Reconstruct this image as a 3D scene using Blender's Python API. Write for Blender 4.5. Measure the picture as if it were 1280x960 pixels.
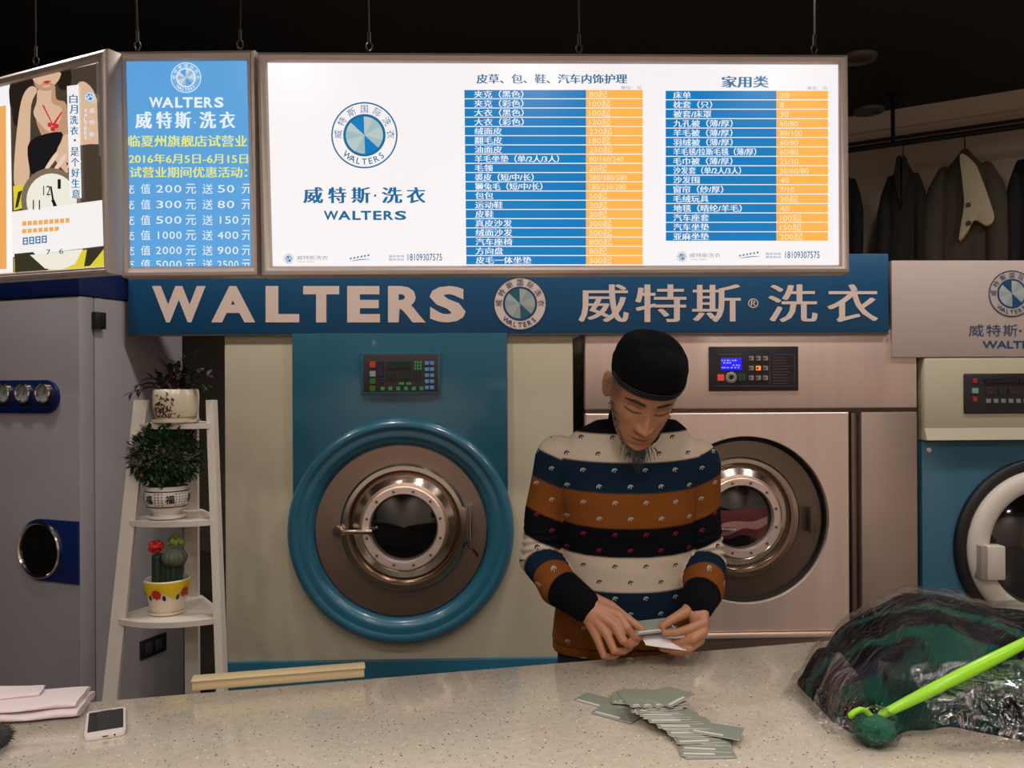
import bpy, bmesh, math, random
from mathutils import Vector, Matrix, noise
from math import sin, cos, pi, radians

for o in list(bpy.data.objects):
    bpy.data.objects.remove(o)
SC = bpy.context.scene
COL = SC.collection
random.seed(7)

# ------------------------------------------------------------------ camera
F, CH, ROLL = 1044.0, 1.5, -0.005
cam_d = bpy.data.cameras.new('camera')
cam_d.sensor_fit = 'HORIZONTAL'
cam_d.sensor_width = 36.0
cam_d.lens = 36.0 * F / 1280.0
cam_d.clip_start = 0.02
cam = bpy.data.objects.new('camera', cam_d)
COL.objects.link(cam)
cam.location = (0, 0, CH)
cam.rotation_euler = (pi / 2, -ROLL, 0)
SC.camera = cam

# ------------------------------------------------------------------ colour management, world
SC.view_settings.view_transform = 'Standard'
SC.view_settings.look = 'None'
SC.view_settings.exposure = 0.0
SC.view_settings.gamma = 1.0
SC.view_settings.use_curve_mapping = False
w = bpy.data.worlds.new('world')
SC.world = w
w.use_nodes = True
w.node_tree.nodes['Background'].inputs[0].default_value = (1.0, 0.9, 0.82, 1)
w.node_tree.nodes['Background'].inputs[1].default_value = 0.012

# ------------------------------------------------------------------ lamps: recessed downlights over the customers' side, and an added fill row by the front wall
LIGHT_COL = (1.0, 0.93, 0.87)
def lamp(x, y, power, size=0.17, spread=150, z=2.985):
    l = bpy.data.lights.new('downlight_or_fill_lamp', 'AREA')
    l.shape = 'DISK'
    l.size = size
    l.energy = power
    l.color = LIGHT_COL
    l.spread = radians(spread)
    o = bpy.data.objects.new('downlight_or_fill_lamp', l)
    COL.objects.link(o)
    o.location = (x, y, z)
    return o
# a second row hangs over the aisle between the light boxes and the machines
for lx in (-1.9, -0.75, 0.35, 1.45, 2.5):
    lamp(lx, 2.62 + .03 * lx, 9.5, 0.15, 165)
LAMPS = [(-2.0, 0.9), (-0.9, 0.75), (0.2, 0.75), (1.3, 0.8), (2.4, 0.95), (-1.3, -0.7), (0.2, -0.7), (1.7, -0.7), (-2.2, -2.3), (0.1, -2.3), (2.4, -2.3)]
for (lx, ly) in LAMPS:
    lamp(lx, ly, 8.5 if ly > 0 else (12.0 if ly > -2 else 28.0))  # row nearest the front wall is added fill, brightening what the steel reflects

# ------------------------------------------------------------------ materials
def lin(c):
    return tuple((x / 255 / 12.92) if x / 255 <= 0.04045 else ((x / 255 + 0.055) / 1.055) ** 2.4 for x in c[:3])
_m = {}
def mat(name, col, rough=0.5, metal=0.0, spec=0.5, coat=0.0, vary=0.08, scale=8.0, bump=0.0, bscale=60.0, emit=0.0, aniso=None):
    """plain procedural material: base colour (sRGB 0-255) with a slight noise variation"""
    if name in _m:
        return _m[name]
    m = bpy.data.materials.new(name)
    m.use_nodes = True
    nt = m.node_tree
    b = nt.nodes['Principled BSDF']
    c = lin(col)
    b.inputs['Roughness'].default_value = rough
    b.inputs['Metallic'].default_value = metal
    b.inputs['Specular IOR Level'].default_value = spec
    b.inputs['Coat Weight'].default_value = coat
    b.inputs['Coat Roughness'].default_value = 0.08
    tc = nt.nodes.new('ShaderNodeTexCoord')
    n = nt.nodes.new('ShaderNodeTexNoise')
    n.inputs['Scale'].default_value = scale
    n.inputs['Detail'].default_value = 4
    src = tc.outputs['Object']
    if aniso:
        mp = nt.nodes.new('ShaderNodeMapping')
        mp.inputs['Scale'].default_value = aniso
        nt.links.new(src, mp.inputs[0])
        src = mp.outputs[0]
    nt.links.new(src, n.inputs['Vector'])
    mx = nt.nodes.new('ShaderNodeMix')
    mx.data_type = 'RGBA'
    mx.inputs[6].default_value = tuple(x * (1 - vary) for x in c) + (1,)
    mx.inputs[7].default_value = tuple(min(1, x * (1 + vary)) for x in c) + (1,)
    nt.links.new(n.outputs[0], mx.inputs[0])
    nt.links.new(mx.outputs[2], b.inputs['Base Color'])
    if emit:
        b.inputs['Emission Color'].default_value = c + (1,)
        b.inputs['Emission Strength'].default_value = emit
    if bump:
        n2 = nt.nodes.new('ShaderNodeTexNoise')
        n2.inputs['Scale'].default_value = bscale
        n2.inputs['Detail'].default_value = 5
        nt.links.new(src, n2.inputs['Vector'])
        bp = nt.nodes.new('ShaderNodeBump')
        bp.inputs['Strength'].default_value = bump
        bp.inputs['Distance'].default_value = 0.01
        nt.links.new(n2.outputs[0], bp.inputs['Height'])
        nt.links.new(bp.outputs[0], b.inputs['Normal'])
    _m[name] = m
    return m
def lit(name, col, k=0.9):
    """backlit print: the film's own colour, shining"""
    if name in _m:
        return _m[name]
    m = bpy.data.materials.new(name)
    m.use_nodes = True
    b = m.node_tree.nodes['Principled BSDF']
    c = lin(col)
    b.inputs['Base Color'].default_value = tuple(x * 0.15 for x in c) + (1,)
    b.inputs['Roughness'].default_value = 0.25
    b.inputs['Emission Color'].default_value = c + (1,)
    b.inputs['Emission Strength'].default_value = k
    _m[name] = m
    return m

# ------------------------------------------------------------------ geometry helpers
def ray(x, y):
    u, v = (x - 640) / F, (480 - y) / F
    return Vector((u * cos(ROLL) - v * sin(ROLL), 1.0, u * sin(ROLL) + v * cos(ROLL)))
def P(x, y, Y):
    r = ray(x, y)
    return Vector((r.x * Y, Y, CH + r.z * Y))
def on_z(x, y, z):
    r = ray(x, y)
    t = (z - CH) / r.z
    return Vector((r.x * t, t, z))

class Frame:
    """local frame of a thing: x along its front, y away from the viewer, z up"""
    def __init__(s, origin, yaw):
        s.o, s.yaw = Vector(origin), yaw
        s.ex = Vector((cos(yaw), sin(yaw), 0)); s.ey = Vector((-sin(yaw), cos(yaw), 0))
    def loc(s, p):
        d = p - s.o
        return Vector((d.dot(s.ex), d.dot(s.ey), d.z))
    def at(s, x, y, c=0.0):
        r = ray(x, y); O = Vector((0, 0, CH))
        t = (-c + (s.o - O).dot(s.ey)) / r.dot(s.ey)
        return s.loc(O + r * t)
    def atx(s, x, y, lx=0.0):
        r = ray(x, y); O = Vector((0, 0, CH))
        t = (lx + (s.o - O).dot(s.ex)) / r.dot(s.ex)
        return s.loc(O + r * t)

class MB:
    def __init__(s):
        s.v, s.f, s.mi = [], [], []
    def add(s, vs, fs, mi=0):
        n = len(s.v)
        s.v += [Vector(p) for p in vs]
        s.f += [tuple(i + n for i in f) for f in fs]
        s.mi += [mi] * len(fs)
        return s
    def bm(s, bm, mi=0):
        bm.verts.index_update()
        s.add([v.co.copy() for v in bm.verts], [[v.index for v in f.verts] for f in bm.faces], mi)
        bm.free()
        return s
    def box(s, x0, x1, y0, y1, z0, z1, bev=0.0, mi=0, seg=2):
        bm = bmesh.new()
        bmesh.ops.create_cube(bm, size=1)
        for v in bm.verts:
            v.co = Vector((x0 + (v.co.x + .5) * (x1 - x0), y0 + (v.co.y + .5) * (y1 - y0), z0 + (v.co.z + .5) * (z1 - z0)))
        if bev:
            bmesh.ops.bevel(bm, geom=bm.edges[:], offset=bev, segments=seg, affect='EDGES', profile=0.5)
        return s.bm(bm, mi)
    def beam(s, p0, p1, wx, wy, mi=0):
        p0, p1 = Vector(p0), Vector(p1)
        q = [Vector((a * wx / 2, b * wy / 2, 0)) for a, b in ((-1, -1), (1, -1), (1, 1), (-1, 1))]
        return s.add([p0 + k for k in q] + [p1 + k for k in q],
                     [(3, 2, 1, 0), (4, 5, 6, 7)] + [(i, (i + 1) % 4, 4 + (i + 1) % 4, 4 + i) for i in range(4)], mi)
    def prism(s, pts, y0, y1, mi=0, bev=0.0):
        """outline in (x,z), extruded along y"""
        n = len(pts)
        bm = bmesh.new()
        a = [bm.verts.new((p[0], y0, p[1])) for p in pts]
        b = [bm.verts.new((p[0], y1, p[1])) for p in pts]
        f0 = bm.faces.new(a); bm.faces.new(b[::-1])
        for i in range(n):
            bm.faces.new((a[i], b[i], b[(i + 1) % n], a[(i + 1) % n]))
        bmesh.ops.recalc_face_normals(bm, faces=bm.faces[:])
        if bev:
            bmesh.ops.bevel(bm, geom=list(f0.edges), offset=bev, segments=2, affect='EDGES', profile=0.5)
        return s.bm(bm, mi)
    def slab(s, pts, z0, z1, mi=0):
        """outline in (x,y), extruded along z"""
        n = len(pts)
        vs = [(p[0], p[1], z0) for p in pts] + [(p[0], p[1], z1) for p in pts]
        return s.add(vs, [tuple(range(n))[::-1], tuple(range(n, 2 * n))] + [(i, (i + 1) % n, n + (i + 1) % n, n + i) for i in range(n)], mi)
    def lathe(s, prof, c=(0, 0, 0), axis='z', n=48, mi=0, a0=0.0, a1=2 * pi, sx=1.0):
        """profile [(radius, along axis)]; axis 'y' runs towards the viewer as -y"""
        full = abs(a1 - a0 - 2 * pi) < 1e-6
        m = n if full else n + 1
        vs, fs = [], []
        for r, h in prof:
            for i in range(m):
                a = a0 + (a1 - a0) * i / n
                if axis == 'z':
                    vs.append((c[0] + r * cos(a) * sx, c[1] + r * sin(a), c[2] + h))
                else:
                    vs.append((c[0] + r * cos(a), c[1] - h, c[2] + r * sin(a)))
        for j in range(len(prof) - 1):
            for i in range(n):
                k = (i + 1) % m
                fs.append((j * m + i, j * m + k, (j + 1) * m + k, (j + 1) * m + i))
        return s.add(vs, fs, mi)
    def disc(s, r, c, n=48, mi=0, axis='y'):
        if axis == 'y':
            vs = [(c[0] + r * cos(2 * pi * i / n), c[1], c[2] + r * sin(2 * pi * i / n)) for i in range(n)]
        else:
            vs = [(c[0] + r * cos(2 * pi * i / n), c[1] + r * sin(2 * pi * i / n), c[2]) for i in range(n)]
        return s.add(vs, [tuple(range(n))], mi)
    def tube(s, path, r, n=10, mi=0, flat=1.0):
        path = [Vector(p) for p in path]
        R = r if isinstance(r, (list, tuple)) else [r] * len(path)
        vs, fs = [], []
        up = None
        for i, p in enumerate(path):
            t = (path[min(i + 1, len(path) - 1)] - path[max(i - 1, 0)]).normalized()
            if up is None:
                up = t.orthogonal().normalized()
            up = (up - t * up.dot(t))
            up = up.normalized() if up.length > 1e-6 else t.orthogonal().normalized()
            sd = t.cross(up)
            for k in range(n):
                a = 2 * pi * k / n
                vs.append(p + up * (cos(a) * R[i] * flat) + sd * (sin(a) * R[i]))
        for i in range(len(path) - 1):
            for k in range(n):
                fs.append((i * n + k, i * n + (k + 1) % n, (i + 1) * n + (k + 1) % n, (i + 1) * n + k))
        fs.append(tuple(range(n))[::-1])
        fs.append(tuple(range((len(path) - 1) * n, len(path) * n)))
        return s.add(vs, fs, mi)
    def capsule(s, path, R, n=14, mi=0):
        """tube with round ends"""
        path = [Vector(p) for p in path]
        R = list(R) if isinstance(R, (list, tuple)) else [R] * len(path)
        d0 = (path[0] - path[1]).normalized(); d1 = (path[-1] - path[-2]).normalized()
        pre = [(path[0] + d0 * R[0] * sin(a), R[0] * cos(a)) for a in (1.45, 1.1, .75, .4)]
        post = [(path[-1] + d1 * R[-1] * sin(a), R[-1] * cos(a)) for a in (.4, .75, 1.1, 1.45)]
        pp = [p for p, _ in pre] + path + [p for p, _ in post]
        rr = [r for _, r in pre] + R + [r for _, r in post]
        return s.tube(pp, rr, n, mi)
    def ell(s, c, rad, rot=None, nu=20, nv=12, mi=0):
        vs, fs = [], []
        rot = rot or Matrix.Identity(3)
        c = Vector(c)
        vs.append(c + rot @ Vector((0, 0, rad[2])))
        for j in range(1, nv):
            t = pi * j / nv
            for i in range(nu):
                a = 2 * pi * i / nu
                vs.append(c + rot @ Vector((rad[0] * sin(t) * cos(a), rad[1] * sin(t) * sin(a), rad[2] * cos(t))))
        vs.append(c + rot @ Vector((0, 0, -rad[2])))
        for i in range(nu):
            fs.append((0, 1 + i, 1 + (i + 1) % nu))
            fs.append((len(vs) - 1, len(vs) - 1 - nu + (i + 1) % nu, len(vs) - 1 - nu + i))
        for j in range(nv - 2):
            for i in range(nu):
                a, b = 1 + j * nu + i, 1 + j * nu + (i + 1) % nu
                fs.append((a, a + nu, b + nu, b))
        return s.add(vs, fs, mi)
    def loft(s, rings, mi=0, cap=True):
        n = len(rings[0])
        vs = [p for r in rings for p in r]
        fs = []
        for j in range(len(rings) - 1):
            for i in range(n):
                fs.append((j * n + i, j * n + (i + 1) % n, (j + 1) * n + (i + 1) % n, (j + 1) * n + i))
        if cap:
            fs.append(tuple(range(n))[::-1])
            fs.append(tuple(range((len(rings) - 1) * n, len(rings) * n)))
        return s.add(vs, fs, mi)
    def pxpoly(s, fr, pts, c=0.0, mi=0):
        return s.add([fr.at(x, y, c) for x, y in pts], [tuple(range(len(pts)))], mi)
    def pxrect(s, fr, x0, y0, x1, y1, c=0.0, mi=0):
        return s.pxpoly(fr, [(x0, y1), (x1, y1), (x1, y0), (x0, y0)], c, mi)
    def build(s, name, mats, parent=None, sharp=40, smooth=True, **kw):
        me = bpy.data.meshes.new(name)
        me.from_pydata([tuple(p) for p in s.v], [], s.f)
        if not isinstance(mats, (list, tuple)):
            mats = [mats]
        for m in mats:
            me.materials.append(m)
        me.polygons.foreach_set('material_index', s.mi)
        if smooth:
            me.polygons.foreach_set('use_smooth', [True] * len(me.polygons))
            me.set_sharp_from_angle(angle=radians(sharp))
        me.update()
        o = bpy.data.objects.new(name, me)
        COL.objects.link(o)
        if parent is not None:
            o.parent = parent
        for k, v in kw.items():
            o[k] = v
        return o

def recalc(o):
    bm = bmesh.new(); bm.from_mesh(o.data)
    bmesh.ops.recalc_face_normals(bm, faces=bm.faces[:])
    bm.to_mesh(o.data); bm.free()
    return o
def thing(name, label, cat, loc=(0, 0, 0), yaw=0.0, group=None):
    o = bpy.data.objects.new(name, None)
    o.empty_display_size = 0.05
    COL.objects.link(o)
    o.location = loc; o.rotation_euler = (0, 0, yaw)
    o['label'] = label; o['category'] = cat
    if group:
        o['group'] = group
    return o
def tag(o, label, cat, group=None):
    o['label'] = label; o['category'] = cat
    if group:
        o['group'] = group
    return o
def struct(name, mb, m, **kw):
    o = mb.build(name, m, kind='structure', **kw)
    return o

# ---- lettering
_t = {}
def text_geo(s, bold=0.0):
    k = (s, bold)
    if k not in _t:
        c = bpy.data.curves.new('lettering', 'FONT')
        c.body = s; c.size = 1.0; c.offset = bold; c.resolution_u = 3
        o = bpy.data.objects.new('lettering', c)
        COL.objects.link(o)
        dg = bpy.context.evaluated_depsgraph_get()
        me = bpy.data.meshes.new_from_object(o.evaluated_get(dg))
        vs = [(v.co.x, v.co.y) for v in me.vertices]
        fs = [tuple(p.vertices) for p in me.polygons]
        bpy.data.objects.remove(o); bpy.data.curves.remove(c); bpy.data.meshes.remove(me)
        xs = [v[0] for v in vs]; ys = [v[1] for v in vs]
        _t[k] = (vs, fs, min(xs), max(xs), min(ys), max(ys))
    return _t[k]
def text_box(mb, fr, s, x0, y0, x1, y1, c=0.0, bold=0.0, mi=0, clip=None, shear=0.0):
    """fit a string into a pixel box of the sign it is printed on"""
    vs, fs, a, b, d, e = text_geo(s, bold)
    Q = [((v[0] - a) / (b - a), (v[1] - d) / (e - d)) for v in vs]
    pts = [(x0 + (x1 - x0) * q[0] + shear * q[1], y1 + (y0 - y1) * q[1]) for q in Q]
    if clip:
        bm = bmesh.new()
        bv = [bm.verts.new((p[0], p[1], 0)) for p in pts]
        for f in fs:
            try:
                bm.faces.new([bv[i] for i in f])
            except ValueError:
                pass
        for co, no in (((clip[0], 0, 0), (-1, 0, 0)), ((clip[2], 0, 0), (1, 0, 0)), ((0, clip[3], 0), (0, 1, 0)), ((0, clip[1], 0), (0, -1, 0))):
            bmesh.ops.bisect_plane(bm, geom=bm.verts[:] + bm.edges[:] + bm.faces[:], plane_co=co, plane_no=no, clear_outer=True)
        bm.verts.index_update()
        pts = [(v.co.x, v.co.y) for v in bm.verts]
        fs = [tuple(v.index for v in f.verts) for f in bm.faces]
        bm.free()
    mb.add([fr.at(p[0], p[1], c) for p in pts], fs, mi)
def text_heavy(mb, fr, s, x0, y0, x1, y1, c=0.0, dx=1.0, mi=0, clip=None):
    """heavy upright strokes: the string struck three times, side by side"""
    for k in (0, .5, 1):
        text_box(mb, fr, s, x0 + dx * k, y0, x1 - dx * (1 - k), y1, c + .0005 * k, 0.0, mi, clip)
def text_at(mb, fr, s, x0, yc, h, c=0.0, wide=1.0, bold=0.0, mi=0, clip=None):
    """left-aligned string, h = height of a full character in pixels"""
    vs, fs, a, b, d, e = text_geo(s, bold)
    k = h / 0.9
    x1 = x0 + (b - a) * k * wide
    ymid = yc + 0.375 * k
    text_box(mb, fr, s, x0, ymid - e * k, x1, ymid - d * k, c, bold, mi, clip)
    return x1
def text_arc(mb, fr, s, cx, cy, r, h, a0, a1, c=0.0, bold=0.0, mi=0, inward=False):
    """characters set round a circle from angle a0 to a1 (degrees, 90 = top)"""
    n = len(s)
    for i, ch in enumerate(s):
        if ch == ' ':
            continue
        a = radians(a0 + (a1 - a0) * (i / (n - 1)))
        vs, fs, xa, xb, d, e = text_geo(ch, bold)
        k = h / (0.92 if ord(ch) > 255 else 0.73)
        px = cx + r * cos(a); py = cy - r * sin(a)
        rot = (a - pi / 2) if not inward else (a + pi / 2)
        pts = []
        for v in vs:
            lx = (v[0] - (xa + xb) / 2) * k; ly = (v[1] - 0.36) * k
            pts.append((px + lx * cos(rot) - ly * sin(rot), py - (lx * sin(rot) + ly * cos(rot))))
        mb.add([fr.at(p[0], p[1], c) for p in pts], fs, mi)
def ringpoly(mb, fr, cx, cy, r0, r1, c=0.0, mi=0, a0=0, a1=360, n=48):
    m = max(3, int(n * (a1 - a0) / 360))
    for i in range(m):
        a, b = radians(a0 + (a1 - a0) * i / m), radians(a0 + (a1 - a0) * (i + 1) / m)
        q = [(r0, a), (r1, a), (r1, b), (r0, b)] if r0 > 0 else [(0, a), (r1, a), (r1, b)]
        mb.pxpoly(fr, [(cx + r * cos(t), cy - r * sin(t)) for r, t in q], c, mi)
def logo(fr, cx, cy, r, c, parent, mats, name='round_logo'):
    """ring emblem: mats = [ground, ring line and letters, disc light, disc mid, disc dark wedge]"""
    mb = MB()
    ringpoly(mb, fr, cx, cy, 0, r, c, 0)
    ringpoly(mb, fr, cx, cy, r * .955, r * 1.0, c + .0008, 1)
    ringpoly(mb, fr, cx, cy, r * .56, r * .64, c + .0008, 1)
    for (a0, a1, mi) in ((0, 30, 2), (30, 62, 3), (62, 92, 2), (92, 137, 4), (137, 165, 2), (165, 195, 3), (195, 240, 2), (240, 272, 3), (272, 318, 4), (318, 345, 3), (345, 360, 2)):
        ringpoly(mb, fr, cx, cy, 0, r * .56, c + .0008, mi, a0, a1, 120)
    text_arc(mb, fr, '威特斯国际洗衣', cx, cy, r * .79, r * .24, 178, 2, c + .0012, 0, 1)
    text_arc(mb, fr, 'WALTERS', cx, cy, r * .79, r * .19, 230, 310, c + .0012, .012, 1, True)
    return mb.build(name, mats, parent, smooth=False)
# ================================================================== the room
M_FLOOR = mat('floor_tile', (120, 112, 104), 0.3, vary=.15)
M_CEIL = mat('black_ceiling_paint', (17, 15, 14), 0.75, vary=.3, scale=3, bump=.1)
M_WALL = mat('beige_wall_paint', (205, 186, 166), 0.8, vary=.08, scale=3)
M_WALLF = mat('pale_shop_wall', (222, 206, 194), 0.8, vary=.1, scale=2)
M_DARKWALL = mat('dark_wall_paint', (34, 31, 30), 0.8, vary=.2)
HC = 3.0
struct('floor', MB().box(-3.6, 3.9, -3.1, 8.2, -0.1, 0), M_FLOOR)
struct('ceiling', MB().box(-3.6, 3.9, -3.1, 8.2, HC, HC + .1), M_CEIL)
wb0, wbd = Vector((2.66, 4.30, 0)), Vector((-.857, .515, 0))
wbn = Vector((.515, .857, 0))
def wallstrip(t0, t1, z0, z1, d0, d1):
    """box along the slanting back wall; d = distance in front of the wall"""
    q = [wb0 + wbd * t0 - wbn * d1, wb0 + wbd * t1 - wbn * d1, wb0 + wbd * t1 - wbn * d0, wb0 + wbd * t0 - wbn * d0]
    mb = MB().slab([(p.x, p.y) for p in q], z0, z1)
    return mb
struct('wall_back', wallstrip(-1.36, 7.2, 0, HC, -.1, 0), M_WALL)
struct('trim_1', wallstrip(-1.36, 7.2, HC - .10, HC, 0, .03), mat('wall_trim', (214, 194, 174), 0.7))
struct('wall_left', MB().box(-3.7, -3.6, -3.1, 8.2, 0, HC), M_DARKWALL)
struct('wall_right', MB().box(3.9, 4.0, -3.1, 3.6, 0, HC), M_WALLF)
struct('wall_front', MB().box(-3.6, 3.9, -3.2, -3.1, 0, HC), M_WALLF)

# ---- unlit recessed lights in the black ceiling at the back
M_LAMPTRIM = mat('downlight_trim', (92, 86, 80), 0.5)
M_LAMPGLASS = mat('downlight_glass', (70, 66, 62), 0.3)
for (px, py, lab) in ((1073, 71, 'unlit round ceiling light just above the price board corner'),
                      (1086, 137, 'unlit round ceiling light close to the back wall trim')):
    p = on_z(px, py, HC)
    t = thing('ceiling_light', lab, 'ceiling light', (p.x, p.y, HC), 0, 'unlit ceiling lights')
    MB().lathe([(.052, -.002), (.052, -.012), (.062, -.020), (.078, -.016), (.082, 0)], axis='z').build('trim_ring', M_LAMPTRIM, t)
    MB().lathe([(.0001, -.010), (.053, -.010), (.053, -.003)], axis='z').build('diffuser', M_LAMPGLASS, t)

# ---- clothes rails along the back wall
M_RAIL = mat('dark_rail_metal', (38, 34, 31), 0.4, metal=.6)
q = lambda t, d, z: (wb0 + wbd * t - wbn * d) + Vector((0, 0, z))
# the rails sit below the ceiling trim
o = MB()
for dz in (0, .03):
    o.tube([q(-1.2, .06, HC - .165 - dz), q(5.5, .06, HC - .165 - dz)], .009, 8)
tag(o.build('wall_track', M_RAIL), 'thin double dark track fixed high on the beige back wall', 'rail')
HOOKD, RODZ = .30, HC - .26
rod = thing('clothes_rail', 'dark clothes rail carrying the coats under the ceiling', 'clothes rail', q(0, HOOKD, RODZ))
rl = rod.location
MB().tube([q(-.9, HOOKD, RODZ) - rl, q(4.0, HOOKD, RODZ) - rl], .014, 12).build('rod', M_RAIL, rod)
for tt in (-.8, .60, 2.4, 3.9):
    MB().tube([q(tt, HOOKD, RODZ) - rl, q(tt, HOOKD, HC) - rl], .010, 10).build('hanger_post', M_RAIL, rod)
    MB().lathe([(.001, 0), (.03, 0), (.03, -.012), (.012, -.016)], c=q(tt, HOOKD, HC) - rl, n=20).build('ceiling_flange', M_RAIL, rod)

# ---- coats on the rail
def coat(t, wid, length, m, label, lining=None, seed=0, depth=.085, collar=None):
    rnd = random.Random(seed)
    base = q(t, HOOKD, RODZ)
    yaw = math.atan2(-wbd.y, -wbd.x)
    th = thing('hanging_coat', label, 'coat', base, yaw, 'coats on the back clothes rail')
    hk = [Vector((0.0, 0, -.10))] + [Vector((.0, 0, -.05))] + [Vector((.022 * sin(a), 0, -.013 + .022 * -cos(a) + .013)) for a in [x * .35 - .2 for x in range(11)]]
    MB().tube([(0, 0, -.12), (0, 0, -.04)] + [(.02 - .02 * cos(a) , 0, -.02 + .034 * sin(a) * .9) for a in (0, .5, 1.0, 1.5, 2.0, 2.5, 3.0)], .003, 8).build('hook', M_RAIL, th)
    rings = []
    n = 56
    prof = [(.00, .12, .3), (.02, .19, .45), (.06, .42, .7), (.11, .70, .9), (.17, .90, 1.0), (.25, 1.0, 1.05), (.45, 1.03, 1.0), (.7, 1.05, 1.0), (1.0, 1.10, 1.1)]
    K = 26
    ph = [rnd.uniform(0, 6) for _ in range(5)]
    for k in range(K + 1):
        u = k / K
        for i in range(len(prof) - 1):
            if prof[i][0] <= u <= prof[i + 1][0]:
                f = (u - prof[i][0]) / (prof[i + 1][0] - prof[i][0])
                hw = wid / 2 * (prof[i][1] + f * (prof[i + 1][1] - prof[i][1]))
                hd = depth * (prof[i][2] + f * (prof[i + 1][2] - prof[i][2]))
        z = -.08 - u * length
        ring = []
        for i in range(n):
            a = 2 * pi * i / n
            fold = 1 + u * (.10 * sin(5 * a + ph[0] + u) + .09 * sin(9 * a + ph[1]) + .05 * sin(14 * a + ph[2]))
            x = hw * (abs(cos(a)) ** .8) * (1 if cos(a) > 0 else -1) * (1 + .02 * sin(9 * u + ph[3]))
            y = hd * sin(a) * fold
            ring.append((x, y, z))
        rings.append(ring)
    recalc(MB().loft(rings).build('coat_body', m, th, sharp=80))
    for sgn in (-1, 1):
        path = [(sgn * wid * .34, -.01, -.08 - .11 * length), (sgn * wid * .44, -.03, -.08 - .20 * length), (sgn * wid * .50, -.045, -.08 - .30 * length), (sgn * wid * .53, -.06, -.08 - .5 * length), (sgn * wid * .52, -.075, -.08 - .72 * length)]
        recalc(MB().capsule(path, [.12 * wid, .17 * wid, .19 * wid + .004, .19 * wid, .17 * wid], 16).build('sleeve', m, th, sharp=80))
    yy = -depth * 1.12 - .012
    if lining:
        lm = MB()
        L = [(-.02, -.10), (.06, -.14), (.10, -.20), (.15, -.30), (.17, -.36), (.13, -.385), (.06, -.36), (.02, -.40), (-.03, -.43), (.0, -.30), (-.01, -.2)]
        sm_ = []
        for i in range(len(L)):
            p0, p1, p2, p3 = L[i - 1], L[i], L[(i + 1) % len(L)], L[(i + 2) % len(L)]
            for u in (0, .25, .5, .75):
                sm_.append(tuple(.5 * (2 * p1[j] + (p2[j] - p0[j]) * u + (2 * p0[j] - 5 * p1[j] + 4 * p2[j] - p3[j]) * u * u + (3 * p1[j] - p0[j] - 3 * p2[j] + p3[j]) * u ** 3) for j in (0, 1)))
        lm.prism([(a * wid / .36, b * length / .75) for a, b in sm_], yy - .02, yy + .07, 0, .0015)
        lm.build('turned_out_lining', lining, th)
        bt = MB()
        for bz in (.30, .37):
            bt.lathe([(.001, .006), (.011, .006), (.012, 0)], c=(.03 * wid / .42, yy - .022, -bz * length / .75), axis='y', n=14)
        bt.build('button', M_RAIL, th)
    # front edge and lapels
    lp = MB()
    for sgn in (-1, 1):
        pts = [(sgn * .012, -.085), (sgn * .055, -.10), (sgn * .085, -.19), (sgn * .06, -.26), (sgn * .004, -.36)]
        if not lining:
            lp.prism([(a * wid / .42, b) for a, b in pts], yy - .004, yy + .06, 0, .003)
    if not lining:
        lp.build('lapels', m, th)
    return th
M_C1 = mat('black_wool', (17, 16, 17), 0.9, bump=.2, bscale=80)
M_C2 = mat('charcoal_wool', (31, 28, 25), 0.9, bump=.2, bscale=80)
M_C3 = mat('olive_grey_wool', (66, 58, 46), 0.9, bump=.2, bscale=80)
M_LIN = mat('pale_quilted_lining', (172, 156, 128), 0.7, bump=.3, bscale=40)
def rail_t(px):
    r = ray(px, 170); w0 = wb0 - wbn * HOOKD
    # solve w0 + wbd t on the ray in plan
    return (w0.x - r.x * w0.y) / (r.x * wbd.y - wbd.x)
coat(rail_t(1052), .16, .85, M_C1, 'black coat half hidden behind the right end of the price board', seed=3)
coat(rail_t(1129), .17, .95, M_C2, 'long plain charcoal coat on the rail, left of the coat with pale lining', seed=1)
coat(rail_t(1206), .27, .95, M_C3, 'olive grey coat on the rail with its pale lining turned out', M_LIN, seed=2)
coat(rail_t(1294), .18, .95, M_C1, 'black coat cut off by the right edge of the photo', seed=5)
# ================================================================== machines along the back
YAW = .03
PL = Frame(Vector((P(500, 600, 3.2).x, 3.2, 0)), YAW)
def sub_frame(px):
    a = PL.at(px, 600)
    return Frame(PL.o + PL.ex * a.x, YAW)
M_CREAM = mat('cream_enamel', (190, 180, 156), 0.35, coat=.1, vary=.04, scale=2)
M_TEAL = mat('teal_blue_enamel', (36, 94, 116), 0.28, coat=.35, vary=.06, scale=3)
M_STEEL = mat('brushed_steel', (240, 216, 204), 0.45, metal=.86, vary=.16, scale=2.2, aniso=(5, 1, .3), bump=.015, bscale=20)
M_PLATE = mat('shaded_recess_steel', (158, 136, 124), 0.36, metal=.95, vary=.1, scale=5)  # steel darkened in its colour to hold the shade of the porthole recess
M_STEEL2 = mat('polished_steel', (205, 190, 178), 0.16, metal=1.0, vary=.05)
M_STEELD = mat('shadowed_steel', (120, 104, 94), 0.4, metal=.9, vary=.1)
M_BLACK = mat('black_rubber', (14, 13, 13), 0.45, vary=.2)
M_GLASS = mat('dark_door_glass', (10, 10, 11), 0.06, spec=.6, coat=.5)
M_WHITEP = mat('white_plastic', (206, 196, 184), 0.4, vary=.03)
M_PANEL = mat('control_panel_face', (62, 52, 54), 0.4)
M_DPANEL = mat('black_panel_face', (34, 30, 34), 0.35)
def lm(n, c, e=0): return mat(n, c, 0.4, emit=e)

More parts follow.
